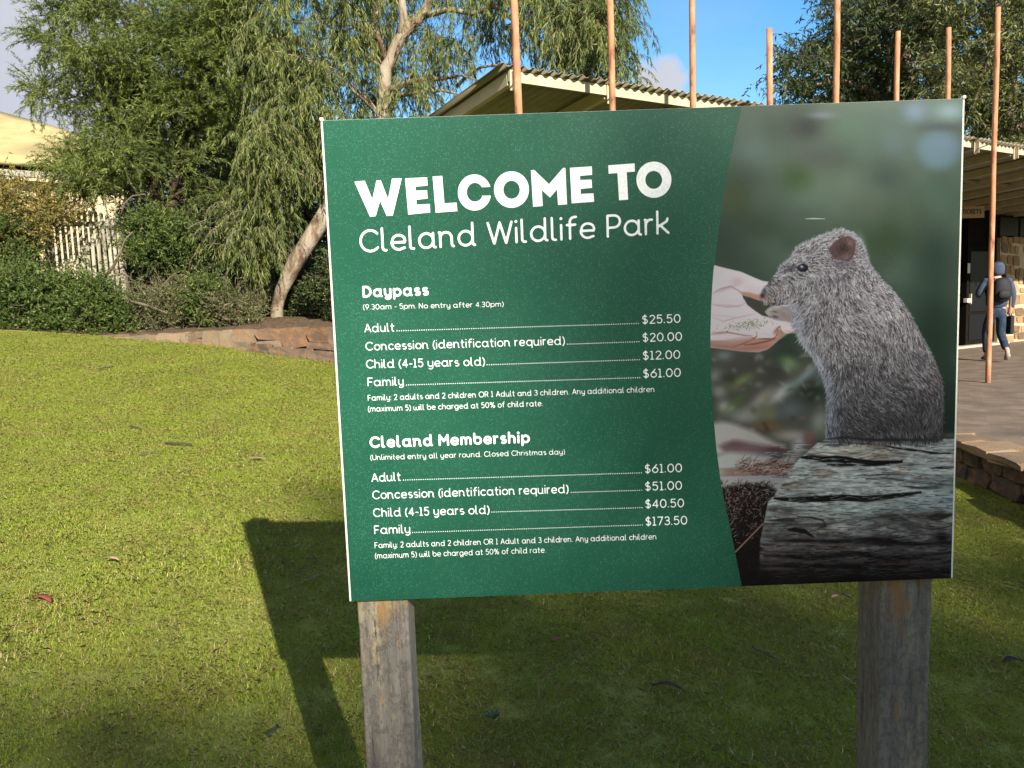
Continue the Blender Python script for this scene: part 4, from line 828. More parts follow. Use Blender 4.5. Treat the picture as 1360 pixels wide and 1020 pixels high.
# ---- weathered timber posts
def postmat(name, seed, c1, c2, lich, orange):
    m = Mat(name, 0.85, 0.2); v0 = m.vec('Object', (1, 1, 0.10)); v1 = m.vec('Object', (1, 1, 0.25))
    mp = m.n.new('ShaderNodeMapping'); mp.inputs['Location'].default_value = (seed, seed*2, 0); m.l.new(v0, mp.inputs[0])
    g1 = m.noise(34, 8, 0.65, mp.outputs[0]); g2 = m.noise(130, 5, 0.7, mp.outputs[0]); lv = m.noise(15, 6, 0.62, v1)
    c = m.ramp(g1, [(0.28, c1), (0.62, c2)]); c = m.mix(m.ramp(lv, [(0.56, 0.0), (0.66, 0.8)]), c, lich)
    tone = m.noise(22, 5, 0.6, m.vec('Object', (1.0, 1, 0.5))); c = m.mix(m.ramp(tone, [(0.60, 0.0), (0.70, 0.75)]), c, orange)
    fl = m.noise(75, 8, 0.75, m.vec('Object', (1, 1, 0.6))); c = m.mix(m.ramp(fl, [(0.50, 0.0), (0.56, 0.55), (0.62, 0.0)]), c, (0.04, 0.035, 0.03))
    sep = m.n.new('ShaderNodeSeparateXYZ'); m.l.new(m.geo.outputs['Position'], sep.inputs[0])
    topst = m.math('ADD', m.math('MULTIPLY', m.math('SUBTRACT', sep.outputs[2], 0.95), 3.2), m.math('MULTIPLY', m.math('SUBTRACT', m.noise(26, 6, .65, v1), 0.5), 2.2))
    c = m.mix(m.ramp(topst, [(0.0, 0.0), (0.35, 0.75)]), c, orange)                 # rusty run-off stain below the sheet
    crk = m.noise(85, 6, 0.7, m.vec('Object', (1, 1, 0.035))); c = m.mix(m.ramp(crk, [(0.60, 0.0), (0.68, 0.8)]), c, (0.02, 0.017, 0.014))
    band = m.noise(9, 5, 0.6, m.vec('Object', (1, 1, 0.06))); spk = m.noise(110, 6, 0.75, m.vec('Object', (1, 1, 0.45)))
    c = m.mix(m.math('MULTIPLY', m.ramp(band, [(0.5, 0.0), (0.58, 1.0)]), m.ramp(spk, [(0.5, 0.0), (0.56, 0.9)])), c, lich)
    m.color(c); m.bump(m.math('ADD', m.math('ADD', g1, m.math('MULTIPLY', g2, 0.5)), m.math('MULTIPLY', m.math('ADD', fl, m.math('MULTIPLY', crk, -1.2)), 0.6)), 1.0, 0.005); return m.m
pm1 = postmat('grey_timber', 3.1, (0.085, 0.075, 0.065), (0.21, 0.19, 0.165), (0.32, 0.27, 0.17), (0.30, 0.17, 0.06))
pm2 = postmat('stained_timber', 9.7, (0.07, 0.065, 0.058), (0.165, 0.155, 0.135), (0.24, 0.21, 0.15), (0.20, 0.11, 0.04))
for px0, px1, top, mt in ((472, 540.5, 0.0, pm1), (1173.5, 1242.5, 0.0, pm2)):
    a = pan(px0, 806 if px0 < 600 else 776)[0]; b = pan(px1, 806 if px0 < 600 else 776)[0]; z0 = sgz-0.5
    yb = 0.012; zt = SZT-0.02; wpost = b-a
    bm = bmesh.new(); n = 14
    c0 = TL+EX*((a+b)/2)-EN*(yb+0.052); prof = [(-.5, -.5), (.5, -.5), (.5, .5), (-.5, .5)]
    rings = []
    for i in range(n+1):
        z = z0+(zt-z0)*i/n; j = [rng.normal()*0.0012 for _ in range(8)]
        rings.append([bm.verts.new(Vector(c0*np.array([1, 1, 0]))+Vector((0, 0, z))+Vector(EX)*(p[0]*wpost+j[k])-Vector(EN)*(p[1]*0.104+j[k+4])-Vector(parent_loc(sign))) for k, p in enumerate(prof)])
    for i in range(n):
        for k in range(4): bm.faces.new([rings[i][k], rings[i][(k+1) % 4], rings[i+1][(k+1) % 4], rings[i+1][k]])
    bm.faces.new(rings[-1]); bmesh.ops.recalc_face_normals(bm, faces=bm.faces[:])
    me = bpy.data.meshes.new('post'); bm.to_mesh(me); bm.free(); me.materials.append(mt_(mt)); o = link(bpy.data.objects.new('post', me), sign)
    bv = o.modifiers.new('bevel', 'BEVEL'); bv.width = 0.006; bv.segments = 3; bv.limit_method = 'ANGLE'

# ------------------------------------------------------------------ shelter with corrugated roof
EA = np.array([0.06, 6.46]); Ee = np.array([0.8557, 0.5179]); En = np.array([-0.5179, 0.8557]); ZE = CAMH+1.99
def SL(s, n, z): q = EA+Ee*s+En*n; return np.array([q[0], q[1], z])
E3 = np.array([Ee[0], Ee[1], 0]); N3 = np.array([En[0], En[1], 0]); EANG = math.atan2(Ee[1], Ee[0])
shed = empty('shelter_building', SL(9, 2, TZ), 'long open fronted shelter with corrugated skillion roof, cream fascia and stone wall behind the sign', 'building')
mroof = varied('roof_metal', (0.17, 0.15, 0.10), (0.26, 0.23, 0.165), 3, 0.55, 0.1, 0.4)
mcream = varied('cream_steel', (0.34, 0.28, 0.18), (0.42, 0.36, 0.25), 6, 0.55, 0.1, 0.3)
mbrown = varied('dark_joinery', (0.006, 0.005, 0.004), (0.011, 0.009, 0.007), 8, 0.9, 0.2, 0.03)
SHW, PITCHC, AMP = 0.8, 0.10, 0.013
V = []; F = []; nseg = 64; ns = [0.0, 2.5, 5.0]
for jn in ns:
    for i in range(nseg+1):
        s = SHW*i/nseg; V.append((s, jn, AMP*math.sin(2*math.pi*s/PITCHC)))
for j in range(len(ns)-1):
    for i in range(nseg): F.append((j*(nseg+1)+i, j*(nseg+1)+i+1, (j+1)*(nseg+1)+i+1, (j+1)*(nseg+1)+i))
rme = bpy.data.meshes.new('roof_sheet'); rme.from_pydata(V, [], F); rme.polygons.foreach_set('use_smooth', [True]*len(F)); rme.materials.append(mt_(mroof))
shl = parent_loc(shed)
for k in range(29):
    o = link(bpy.data.objects.new('roof_sheet', rme), shed); p = SL(-0.06+SHW*k, 0.0+rng.normal()*0.006, ZE+0.002*(k % 2)); o.location = Vector(p-shl); o.rotation_euler = (-math.atan(0.07), 0, EANG)
    so_ = o.modifiers.new('gauge', 'SOLIDIFY'); so_.thickness = 0.0025
rs = 0.075; k = 0
bme = None
while rs < 22:
    b = MB(); b.beam(SL(rs, 0.10, ZE-0.085), SL(rs, 4.95, ZE-0.085-.34), 0.055, 0.11); b.build('rafter', mcream, shed)
    b = MB(); b.box(SL(rs, 0.062, ZE-0.105), 0.045, 0.012, 0.17, E3, N3); b.box(SL(rs, 0.03, ZE-0.11), 0.010, 0.05, 0.15, E3, N3); b.build('bracket', mcream, shed, bevel=0.002)
    rs += 1.035; k += 1
b = MB(); b.box(SL(11.1, 0.08, ZE-0.068), 22.1, 0.02, 0.088, E3, N3); b.build('fascia', mcream, shed)
for nn_, zz in ((1.6, ZE-0.045), (3.2, ZE-0.04), (4.9, ZE-0.04)):
    b = MB(); b.box(SL(11, nn_, zz-0.01-.07*nn_), 22, 0.05, 0.035, E3, N3); b.build('purlin', mroof, shed)
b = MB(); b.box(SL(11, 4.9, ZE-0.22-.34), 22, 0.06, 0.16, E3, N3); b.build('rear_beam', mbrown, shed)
NWALL = 3.4
# joinery wall with dark doorway
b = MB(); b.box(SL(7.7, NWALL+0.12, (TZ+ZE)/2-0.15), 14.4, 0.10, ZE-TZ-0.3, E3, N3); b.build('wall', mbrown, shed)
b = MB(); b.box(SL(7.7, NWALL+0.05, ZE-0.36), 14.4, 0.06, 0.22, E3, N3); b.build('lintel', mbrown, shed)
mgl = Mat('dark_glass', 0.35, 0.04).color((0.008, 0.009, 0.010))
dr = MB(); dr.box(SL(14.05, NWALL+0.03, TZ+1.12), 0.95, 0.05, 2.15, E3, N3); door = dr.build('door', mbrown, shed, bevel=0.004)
dg = MB(); dg.box(SL(14.05, NWALL-0.003, TZ+1.42), 0.70, 0.012, 1.3, E3, N3); dg.build('pane', mgl, door)
dg = MB(); dg.box(SL(14.05, NWALL-0.003, TZ+0.42), 0.70, 0.012, 0.55, E3, N3); dg.build('pane', mgl, door)
hd = MB(); hd.box(SL(13.68, NWALL-0.03, TZ+1.05), 0.03, 0.05, 0.22, E3, N3); hd.build('handle', mcream, door)
for s_ in (13.5, 14.6):
    b = MB(); b.box(SL(s_, NWALL+0.0, (TZ+ZE)/2-0.1), 0.09, 0.14, ZE-TZ-0.35, E3, N3); b.build('door_post', mbrown, shed, bevel=0.004)
b = MB(); b.box(SL(12.9, NWALL-0.05, TZ+0.02), 4.4, 0.25, 0.045, E3, N3); b.build('doorstep', varied('step_concrete', (.3, .27, .22), (.42, .38, .3), 12), shed, bevel=0.006)
b = MB(); b.box(SL(12.5, NWALL+0.02, TZ+1.42), 1.5, 0.05, 1.3, E3, N3); b.build('window', mgl, shed)
# stone wall
WS0, WS1, WZ = 14.93, 19.5, 2.74
mrub = varied('pale_mortar', (0.32, 0.26, 0.16), (0.42, 0.35, 0.23), 16, 0.9, 0.5)
b = MB(); b.box(SL((WS0+WS1)/2, NWALL+0.12, (TZ+WZ)/2), WS1-WS0, 0.24, WZ-TZ, E3, N3); b.build('stone_wall', mrub, shed)
mrst = stonemat('rubble_stone', (0.17, 0.10, 0.05), (0.30, 0.22, 0.12), (0.10, 0.065, 0.04))
z = TZ+0.03
while z < WZ-0.1:
    h = rng.uniform(0.13, 0.26); s = WS0+rng.uniform(0, 0.08)
    while s < WS1-0.1:
        w = rng.uniform(0.13, 0.34)
        if rng.random() < 0.95:
            p = SL(s+w/2, NWALL+0.0, z+h/2+rng.normal()*0.03); stone(shed, 'stone', p, w*0.95, 0.045, h*rng.uniform(0.75, 1.0), EANG, mrst)
        s += w+rng.uniform(0.02, 0.06)
    z += h+rng.uniform(0.01, 0.04)
fr = MB(); fr.box(SL((WS0+WS1)/2, NWALL+0.10, (WZ+ZE-0.35)/2), WS1-WS0, 0.1, ZE-0.35-WZ, E3, N3); win = fr.build('window', mbrown, shed)
for s_ in np.arange(WS0+0.45, WS1, 0.9):
    dg = MB(); dg.box(SL(s_, NWALL+0.045, (WZ+ZE-0.35)/2), 0.80, 0.012, ZE-0.35-WZ-0.10, E3, N3); dg.build('pane', mgl, win)
# ticket sign under the roof, notice and box on the door
mtan = varied('tan_board', (0.26, 0.17, 0.10), (0.34, 0.23, 0.14), 12, 0.6, 0.1)
tb0 = SL(13.27, NWALL-0.6, 0)
tsn = empty('ticket_sign', SL(12.9, NWALL-0.55, 3.1), 'small tan board with dark ticket lettering hanging under the shelter roof', 'sign')
sc_ = [P(1274.5, 281.5, 15.6), P(1307.5, 281.5, 15.6)]
cs = (sc_[0]+sc_[1])/2; hx = np.array([1, 0, 0.0]); 
b = MB(); b.box(cs+np.array([0, 0.012, 0]), sc_[1][0]-sc_[0][0], 0.02, 0.24, bev=0); b.build('board', mtan, tsn, bevel=0.003)
for dx in (-0.2, 0.2):
    b = MB(); b.tube([cs+np.array([dx, 0.012, 0.11]), cs+np.array([dx, 0.012, ZE-cs[2]-0.05])], [0.006, 0.006], 6); b.build('hanger', mbrown, tsn)
mdk = Mat('dark_lettering', 0.6, 0.2).color((0.035, 0.02, 0.012))
GL['T'] = ([[(0, 1), (.6, 1)], [(.3, 1), (.3, 0)]], .6); GL['I'] = ([[(0, 1), (0, 0)]], .04); GL['K'] = ([[(0, 1), (0, 0)], [(.5, 1), (0, .45)], [(.15, .55), (.55, 0)]], .55)
GL['E'] = ([[(.48, 1), (0, 1), (0, 0), (.48, 0)], [(0, .5), (.42, .5)]], .5); GL['S'] = ([arc(.26, .75, .24, .25, 40, 265, 8)+arc(.26, .25, .26, .25, 85, -140, 8)], .54)
_op, _pan, _sign = on_panel, pan, sign
def _b(px, py): return np.array([P(px, py, 15.6)[0]-cs[0], P(px, py, 15.6)[2]-cs[2]])
pan = _b; on_panel = lambda u, w, off=0.0: cs+np.array([u, 0.0-off*1.5, w]); sign = tsn
text_line('TICKETS', (1277.8, 284.3), (1303.5, 283.9), 6.4, .17, 'lettering', 12, mdk.m)
on_panel, pan, sign = _op, _pan, _sign
mnot = varied('notice_paper', (0.42, 0.40, 0.36), (0.5, 0.48, 0.43), 60, 0.7, 0.0)
pn = P(1293.3, 356, 16.3); nt = MB(); nt.box(SL(13.5+0.0, NWALL-0.075, pn[2]), 0.10, 0.01, 0.21, E3, N3)
o = nt.build('notice', mnot, None, bevel=0.003); tag(o, 'small pale notice fixed to the dark door post of the shelter', 'notice')
nt = MB(); nt.box(SL(13.43, NWALL-0.1, P(1289, 399, 16.3)[2]), 0.17, 0.09, 0.09, E3, N3)
o = nt.build('mailbox', mnot, None, bevel=0.01); tag(o, 'small grey box at waist height beside the dark shelter door', 'box')

# ------------------------------------------------------------------ row of bare terracotta poles in front of the eave
mpole = Mat('terracotta_pole', 0.75, 0.25); pv = mpole.vec('World', (1, 1, 0.35))
mpole.color(mpole.ramp(mpole.noise(16, 6, 0.6, pv), [(0.32, (0.15, 0.07, 0.04)), (0.44, (0.34, 0.155, 0.08)), (0.58, (0.42, 0.19, 0.10)), (0.72, (0.52, 0.32, 0.20))])); mpole.bump(mpole.noise(90, 4, 0.6, pv), 0.4, 0.003)
polepx = [(689, -62, 'nearest to the left end of the shelter roof'), (815, -30, 'second from the left, tall, crossing the fascia'), (920, -70, 'third from the left, rising out of view against blue sky'), (1022, 38, 'with its short top against open blue sky'),
          (1110, -30, 'fifth from the left, tall, in front of the dark gum crown'), (1190, 42, 'short, with its top in front of dark foliage between two others'), (1258.5, 37, 'just left of the sign\'s top right corner'), (1322, 10, 'standing clear of the sign at the right, its foot on the paving')]
for i, (px, top, lab) in enumerate(polepx):
    py = 140 if i < 7 else 300
    # intersect the pixel column with the pole line Y = 6 + .63 X
    px_ = px+ (0 if i < 7 else -4)
    d = ray(px_, py); t = 6.0/(d[1]-0.63*d[0]); X_, Y_ = d[0]*t, d[1]*t
    ztop = P(px, top, Y_)[2]; r = (0.031, .029, .028, .03, .031, .028, .029, .032)[i]
    m = MB(); zs = np.linspace(TZ-0.3, ztop, 9); lean_ = rng.normal()*0.006; m.tube([np.array([X_+rng.normal()*0.003+lean_*(z_-2), Y_, z_]) for z_ in zs], [r*(1.06-0.012*k_) for k_ in range(9)], 12, True, 0.03)
    o = m.build('pole', mpole, None, smooth=False); tag(o, 'bare terracotta pole '+lab, 'pole', 'bare poles in front of the shelter')
    o.data.polygons.foreach_set('use_smooth', [len(p_.vertices) == 4 for p_ in o.data.polygons])
    s_ = (X_-EA[0])/Ee[0]; k_ = round((s_-0.0-0.075)/1.035); rs_ = 0.075+1.035*k_
    a = SL(rs_, 0.03, ZE-0.13); b_ = np.array([X_, Y_, ZE-0.10])
    if i in (0, 1, 2, 3, 4, 5, 6, 7):
        m = MB(); m.tube([a, b_], [0.007, 0.007], 6); m.build('stay_rod', mcream, shed)

# ------------------------------------------------------------------ building at the far left
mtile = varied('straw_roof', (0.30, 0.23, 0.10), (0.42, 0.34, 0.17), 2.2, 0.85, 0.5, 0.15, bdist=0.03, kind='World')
mtile.color(mtile.mix(mtile.ramp(mtile.noise(0.55, 4, .6, mtile.vec('World')), [(0.5, 0.0), (0.68, 0.6)]), mtile.b.inputs['Base Color'].links[0].from_socket, (0.14, 0.11, 0.06)))  # broad noise patches darken the roof colour, standing in for tree shade
mwallc = varied('cream_render', (0.42, 0.34, 0.22), (0.52, 0.43, 0.28), 3, 0.9, 0.3, 0.15, kind='World')
mgut = varied('grey_gutter', (0.22, 0.21, 0.17), (0.30, 0.28, 0.22), 5, 0.6, 0.1)
hb = empty('cream_building', (-15, 21, 1.4), 'cream building with steep pale yellow roof rising at the far left behind the shrubs', 'building')
e0, e1 = P(-190, 199, 20), P(150, 224, 20.4)
r0, r1, r2, r3, r4 = P(-190, 92, 24), P(-60, 126, 24), P(0, 148, 24), P(45, 160, 23.8), P(85, 171, 23.4)
r5 = P(150, 204, 21)
eav = [e0+(e1-e0)*t for t in (0, .38, .56, .69, .81, 1)]; rdg = [r0, r1, r2, r3, r4, r5]
V = []; F = []; nrow = 8
for j in range(nrow+1):
    t = j/nrow
    for a, b_ in zip(eav, rdg): V.append(a+(b_-a)*t+np.array([0, 0, 0.04*math.sin(math.pi*t)]))
for j in range(nrow):
    for i in range(5): F.append((j*6+i, j*6+i+1, (j+1)*6+i+1, (j+1)*6+i))
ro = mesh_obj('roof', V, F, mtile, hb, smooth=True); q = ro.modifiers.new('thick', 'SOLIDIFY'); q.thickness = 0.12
b = MB(); b.beam(e0+np.array([0, .05, -0.30]), e1+np.array([0, .05, -0.30]), 0.14, 0.17); b.build('gutter', mgut, hb, bevel=0.02)
b = MB(); b.beam(e0+np.array([0, .5, -0.10]), e1+np.array([0, .5, -0.10]), 0.05, 0.16); b.build('soffit', mbrown, hb)
c = (e0+e1)/2+np.array([0, .45, 0]); b = MB(); dd_ = e1-e0; dd_[2] = 0; L = np.linalg.norm(dd_); dd_ /= L
b.box(np.array([c[0], c[1]+.12, (c[2]-0.4+1.2)/2]), L, 0.25, c[2]-0.4-1.2, dd_, np.array([-dd_[1], dd_[0], 0])); b.build('wall', mwallc, hb)

# ------------------------------------------------------------------ picket fence
mpick = varied('weathered_picket', (0.17, 0.155, 0.11), (0.40, 0.37, 0.27), 14, 0.85, 0.5, 0.15, (1, 1, 0.15), kind='World')
fy = 14.6
fn = empty('picket_fence', P(110, 420, fy), 'weathered pale timber picket fence with a curved top among the shrubs', 'fence')
pk = [(31, 318), (38.5, 312), (46, 306)]+[(66+7.55*i, 279+0.0+((66+7.55*i-108)/44.)**2*7+max(0, (66+7.55*i-135)/20.)*7) for i in range(13)]
for i, (x, yt) in enumerate(pk):
    yq = fy+rng.normal()*0.01; tp = P(x, yt, yq); w = 0.062 if i < 15 else 0.085
    lean = rng.normal()*0.012; b = MB(); zb = BEDZ-0.1
    bx_ = tp[0]+lean; cw = w/2
    vs = []
    for yy2 in (yq-0.01, yq+0.01): vs += [(bx_-cw, yy2, zb), (bx_+cw, yy2, zb), (tp[0]+cw, yy2, tp[2]-0.03), (tp[0]+cw*0.3, yy2, tp[2]), (tp[0]-cw*0.3, yy2, tp[2]), (tp[0]-cw, yy2, tp[2]-0.03)]
    b.add(vs, [(5, 4, 3, 2, 1, 0), (6, 7, 8, 9, 10, 11)]+[(k, (k+1) % 6, 6+(k+1) % 6, 6+k) for k in range(6)]); b.build('picket', mpick, fn)
for yr in (292, 362):
    b = MB(); b.beam(P(20, yr+8 if yr < 300 else yr, fy+0.035), P(165, yr+4, fy+0.035), 0.035, 0.08); b.build('rail', mpick, fn)
for x in (24, 60, 158): 
    p_ = P(x, 290 if x > 30 else 320, fy+0.09); b = MB(); b.box((p_[0], p_[1], (p_[2]+BEDZ-.1)/2), 0.09, 0.09, p_[2]-BEDZ+.1); b.build('fence_post', mpick, fn, bevel=0.004)

# ------------------------------------------------------------------ vegetation
vr_ = np.random.default_rng(99)
def in_poly(x, y, poly):
    ins = np.zeros(np.shape(x), bool); n = len(poly)
    for k in range(n):
        (ax, ay), (bx, by) = poly[k], poly[(k+1) % n]
        c = ((ay <= y) & (by > y)) | ((by <= y) & (ay > y))
        with np.errstate(divide='ignore', invalid='ignore'): ins = ins ^ (c & (x < ax+(y-ay)/((by-ay) or 1e-9)*(bx-ax)))
    return ins
def clumps(poly, n, Y, thick, mind=0.0, holes=(), behind=()):
    """crown clump centres filling an outline seen from the viewer, spread in depth"""
    p = np.array(poly); out = []; tries = 0
    while len(out) < n and tries < n*400:
        tries += 1; x, y = vr_.uniform(p[:, 0].min(), p[:, 0].max()), vr_.uniform(p[:, 1].min(), p[:, 1].max())
        if not in_poly(np.array(x), np.array(y), poly): continue
        if any(in_poly(np.array(x), np.array(y), h) for h in holes): continue
        yd = Y+vr_.uniform(-thick, thick)
        if vr_.random() < .8 and any(in_poly(np.array(x), np.array(y), h) for h in behind): yd = Y+vr_.uniform(0.55, thick+0.6)
        c = P(x, y, yd)
        if mind and out and np.min(np.linalg.norm(np.array(out)-c, axis=1)) < mind and tries < n*200: continue
        out.append(c)
    return np.array(out)
def unit(v): return v/(np.linalg.norm(v, axis=-1, keepdims=True)+1e-9)
def foliage(C_, R, nt, tl, K, per, ll, lw, droop, up, hang, rnd, seed, spread=0.75, outw=0.9):
    """leaf sprays: nt twigs per clump, K nodes each with `per` leaves. returns leaf quads and twig ribbons"""
    r = np.random.default_rng(seed); n = len(C_)*nt; R = np.broadcast_to(R, (len(C_),)); Rr = np.repeat(R, nt)[:, None]
    o = unit(r.normal(size=(n, 3))); o[:, 2] *= 0.8; st = np.repeat(C_, nt, 0)+o*Rr*spread*r.random((n, 1))**.6
    kp = np.repeat(r.uniform(.35, 1.15, len(C_)), nt) > r.random(n); st, o, Rr = st[kp], o[kp], Rr[kp]; n = int(kp.sum())     # some clumps thin, some dense
    d = unit(o*outw+r.normal(size=(n, 3))*0.45+np.array([0, 0, up])); P_ = [st]; step = tl/K*r.uniform(.6, 1.25, (n, 1))
    for k in range(K): P_.append(P_[-1]+d*step); d = unit(d+np.array([0, 0, -droop])+r.normal(size=(n, 3))*.12)
    P_ = np.stack(P_, 1)                                          # n, K+1, 3
    base = np.repeat(P_[:, 1:], per, 1).reshape(-1, 3); prev = np.repeat(P_[:, :-1], per, 1).reshape(-1, 3); td = unit(base-prev); m = len(base)
    base = base-(base-prev)*r.random((m, 1))
    ld = unit(td*(1-hang)*0.9+r.normal(size=(m, 3))*rnd+np.array([0, 0, -hang*1.3])); L = ll*r.uniform(.45, 1.4, (m, 1)); Wd = lw*r.uniform(.7, 1.2, (m, 1))
    sd_ = unit(np.cross(ld, unit(r.normal(size=(m, 3))))); bend = np.cross(sd_, ld)*L*r.uniform(-.18, .18, (m, 1))
    mid = base+ld*L*.45+bend; Q = np.stack([base, mid+sd_*Wd/2, base+ld*L, mid-sd_*Wd/2], 1).reshape(-1, 3)
    a, b = P_[:, :-1].reshape(-1, 3), P_[:, 1:].reshape(-1, 3); sw = unit(np.cross(b-a, r.normal(size=a.shape)))*0.0035*(tl/0.6)
    T = np.stack([a-sw, a+sw, b+sw*.8, b-sw*.8], 1).reshape(-1, 3)
    return Q, T
mbark_pale = Mat('pale_bark', 0.8, 0.2); bv_ = mbark_pale.vec('World', (1, 1, 0.45)); bn = mbark_pale.noise(5.0, 8, 0.66, bv_, 0.6)
mbark_pale.color(mbark_pale.ramp(bn, [(0.30, (0.06, 0.032, 0.02)), (0.44, (0.13, 0.085, 0.055)), (0.56, (0.25, 0.205, 0.15)), (0.8, (0.34, 0.30, 0.235))])); mbark_pale.bump(mbark_pale.noise(24, 6, 0.6, bv_), 0.7, 0.03)
mbark_dk = varied('dark_bark', (0.035, 0.024, 0.016), (0.10, 0.072, 0.05), 12, 0.9, 0.9, 0.15, (1, 1, .3), 0.03, 'World')
mtwig = varied('grey_twigs', (0.07, 0.052, 0.038), (0.17, 0.135, 0.10), 6, 0.85, 0.2, 0.15, kind='World')
def limb(m, a, b, ra, rb, seg=6, wob=0.12, sag=0.15, n=6):
    a, b = np.array(a, float), np.array(b, float); L = np.linalg.norm(b-a); pts = []
    for i in range(seg+1):
        t = i/seg; p = a+(b-a)*t+np.array([0, 0, sag*L*math.sin(math.pi*t)])+vr_.normal(size=3)*wob*L*0.12*math.sin(math.pi*t); pts.append(p)
    m.tube(pts, [ra+(rb-ra)*(i/seg)**.8 for i in range(seg+1)], n)
def plant(name, label, cat, base, C_, lm, f, group=None, trunk=None, barkm=None, limbs=0, lr=0.035, seed=1, twigs=True, tag_loc=None):
    t = empty(name, base, label, cat, group); Q, T = foliage(C_, seed=seed, **f)
    if cat == 'shrub':                                              # loose longer shoots breaking the outline
        f2 = dict(f); f2.update(nt=5, tl=f['tl']*2.1, R=f['R']*1.25, up=.7, K=6, per=3); f2['spread'] = 1.0; Q2, T2 = foliage(C_, seed=seed+500, **f2); Q = np.concatenate([Q, Q2]); T = np.concatenate([T, T2])
    o = quads_obj('foliage' if cat != 'tree' else 'crown', Q, 4, lm, t)
    if twigs: quads_obj('twigs', T, 4, mtwig, t)
    nodes = [np.array(base, float)]
    if trunk:
        m = MB()
        for path, radii in trunk: 
            m.tube(path, radii, 12, True, 0.10); nodes += [np.array(p) for p in path[1:]]
        if limbs:
            nd = np.array(nodes)
            for c in C_[vr_.permutation(len(C_))[:limbs]]:
                dist = np.linalg.norm(nd-c, axis=1)+np.maximum(0, nd[:, 2]-c[2]+0.2)*3; a = nd[np.argmin(dist)]; limb(m, a, c, lr, lr*0.25)
        m.build('trunk', barkm, t, smooth=True)
    return t
L_feather = leafmat('feathery_leaves', [(0.05, (0.035, 0.060, 0.014)), (0.5, (0.10, 0.142, 0.026)), (0.95, (0.24, 0.27, 0.06))], 0.35)
L_weep = leafmat('weeping_gum_leaves', [(0.05, (0.045, 0.070, 0.022)), (0.45, (0.11, 0.145, 0.034)), (0.95, (0.26, 0.28, 0.075))], 0.35)
L_gum = leafmat('dark_gum_leaves', [(0.05, (0.022, 0.034, 0.014)), (0.55, (0.055, 0.078, 0.025)), (0.95, (0.13, 0.14, 0.045))], 0.25, scale=0.35)
L_bush = leafmat('shrub_leaves', [(0.05, (0.030, 0.062, 0.010)), (0.5, (0.07, 0.11, 0.020)), (0.95, (0.16, 0.20, 0.045))], 0.35, scale=2)
L_gold = leafmat('golden_shrub_leaves', [(0.05, (0.10, 0.085, 0.020)), (0.5, (0.21, 0.18, 0.035)), (0.95, (0.34, 0.25, 0.08))], 0.35, scale=2)
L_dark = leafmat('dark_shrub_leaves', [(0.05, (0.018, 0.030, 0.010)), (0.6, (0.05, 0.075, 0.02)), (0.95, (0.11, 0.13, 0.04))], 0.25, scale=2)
L_dry = leafmat('dry_twig_leaves', [(0.05, (0.04, 0.05, 0.018)), (0.5, (0.095, 0.11, 0.035)), (0.95, (0.22, 0.19, 0.09))], 0.15, scale=2)
F_feather = dict(R=0.42, nt=50, tl=0.52, K=8, per=8, ll=0.085, lw=0.013, droop=0.13, up=0.38, hang=0.10, rnd=0.45)
F_weep = dict(R=0.42, nt=32, tl=0.62, K=8, per=5, ll=0.12, lw=0.015, droop=0.42, up=0.35, hang=0.60, rnd=0.33)

# tall feathery tree on the left
polyA = [(62, 118), (85, 95), (62, 60), (78, 10), (110, -50), (330, -60), (330, 40), (340, 110), (318, 170), (330, 230), (300, 275), (240, 262), (200, 250), (165, 258), (130, 255), (100, 238), (98, 212), (122, 175), (112, 140), (90, 130)]
holesA = [[(183, 158), (222, 150), (226, 178), (190, 186)], [(308, 178), (330, 178), (330, 200), (308, 200)], [(334, 88), (350, 88), (350, 112), (334, 112)]]
CA = clumps(polyA, 112, 14.6, 1.3, 0.33, holesA)
fringeA = np.array([P(x, y, 14.4) for x, y in [(52, 122), (70, 130), (66, 52), (74, 22), (84, 70), (96, 100), (100, 6), (98, 228), (80, 218)]])
bA = P(212, 432, 14.8); trA = [([bA+np.array([0, 0, -.3]), P(214, 360, 14.8), P(208, 280, 14.8), P(205, 215, 14.8), P(198, 140, 14.8), P(190, 50, 14.8), P(185, -40, 14.8)], [.15, .13, .12, .11, .09, .06, .03]),
       ([P(214, 340, 14.8), P(232, 260, 14.7), P(247, 190, 14.6), P(262, 110, 14.6), P(270, 20, 14.6)], [.10, .09, .08, .06, .03]), ([P(206, 230, 14.8), P(176, 190, 14.6), P(140, 140, 14.4), P(100, 105, 14.4)], [.07, .06, .045, .02])]
plant('feathery_tree', 'tall dark green feathery tree filling the left side above the picket fence', 'tree', bA, np.concatenate([CA, fringeA]), L_feather, F_feather, None, trA, mbark_dk, 40, 0.03, 11)

# pale-barked weeping gum in the middle with leaning trunk
polyB1 = [(335, -60), (700, -60), (690, 30), (640, 70), (600, 95), (560, 130), (540, 190), (440, 200), (420, 215), (425, 228), (380, 245), (350, 235), (335, 200), (345, 120), (330, 60)]
holesB = [[(590, 5), (650, 0), (648, 48), (612, 60)], [(655, 20), (690, 15), (690, 45), (660, 45)], [(380, 95), (402, 95), (402, 118), (380, 118)], [(500, 60), (545, 40), (580, -30), (610, -30), (560, 40), (530, 140), (500, 150)], [(390, 150), (400, 150), (400, 162), (390, 162)]]
CB = clumps(polyB1, 104, 13.4, 1.1, 0.34, holesB, [[(485, -60), (640, -60), (600, 20), (640, 130), (560, 150), (490, 190), (470, 120)], [(360, 260), (470, 180), (470, 330), (360, 440)]])
polyB2 = [(690, -60), (830, -60), (822, 60), (836, 90), (820, 120), (790, 122), (760, 110), (740, 95), (715, 80), (700, 40)]
CB2 = clumps(polyB2, 40, 12.2, 0.6, 0.3, [[(712, 8), (735, 12), (745, 45), (722, 68), (708, 40)]])
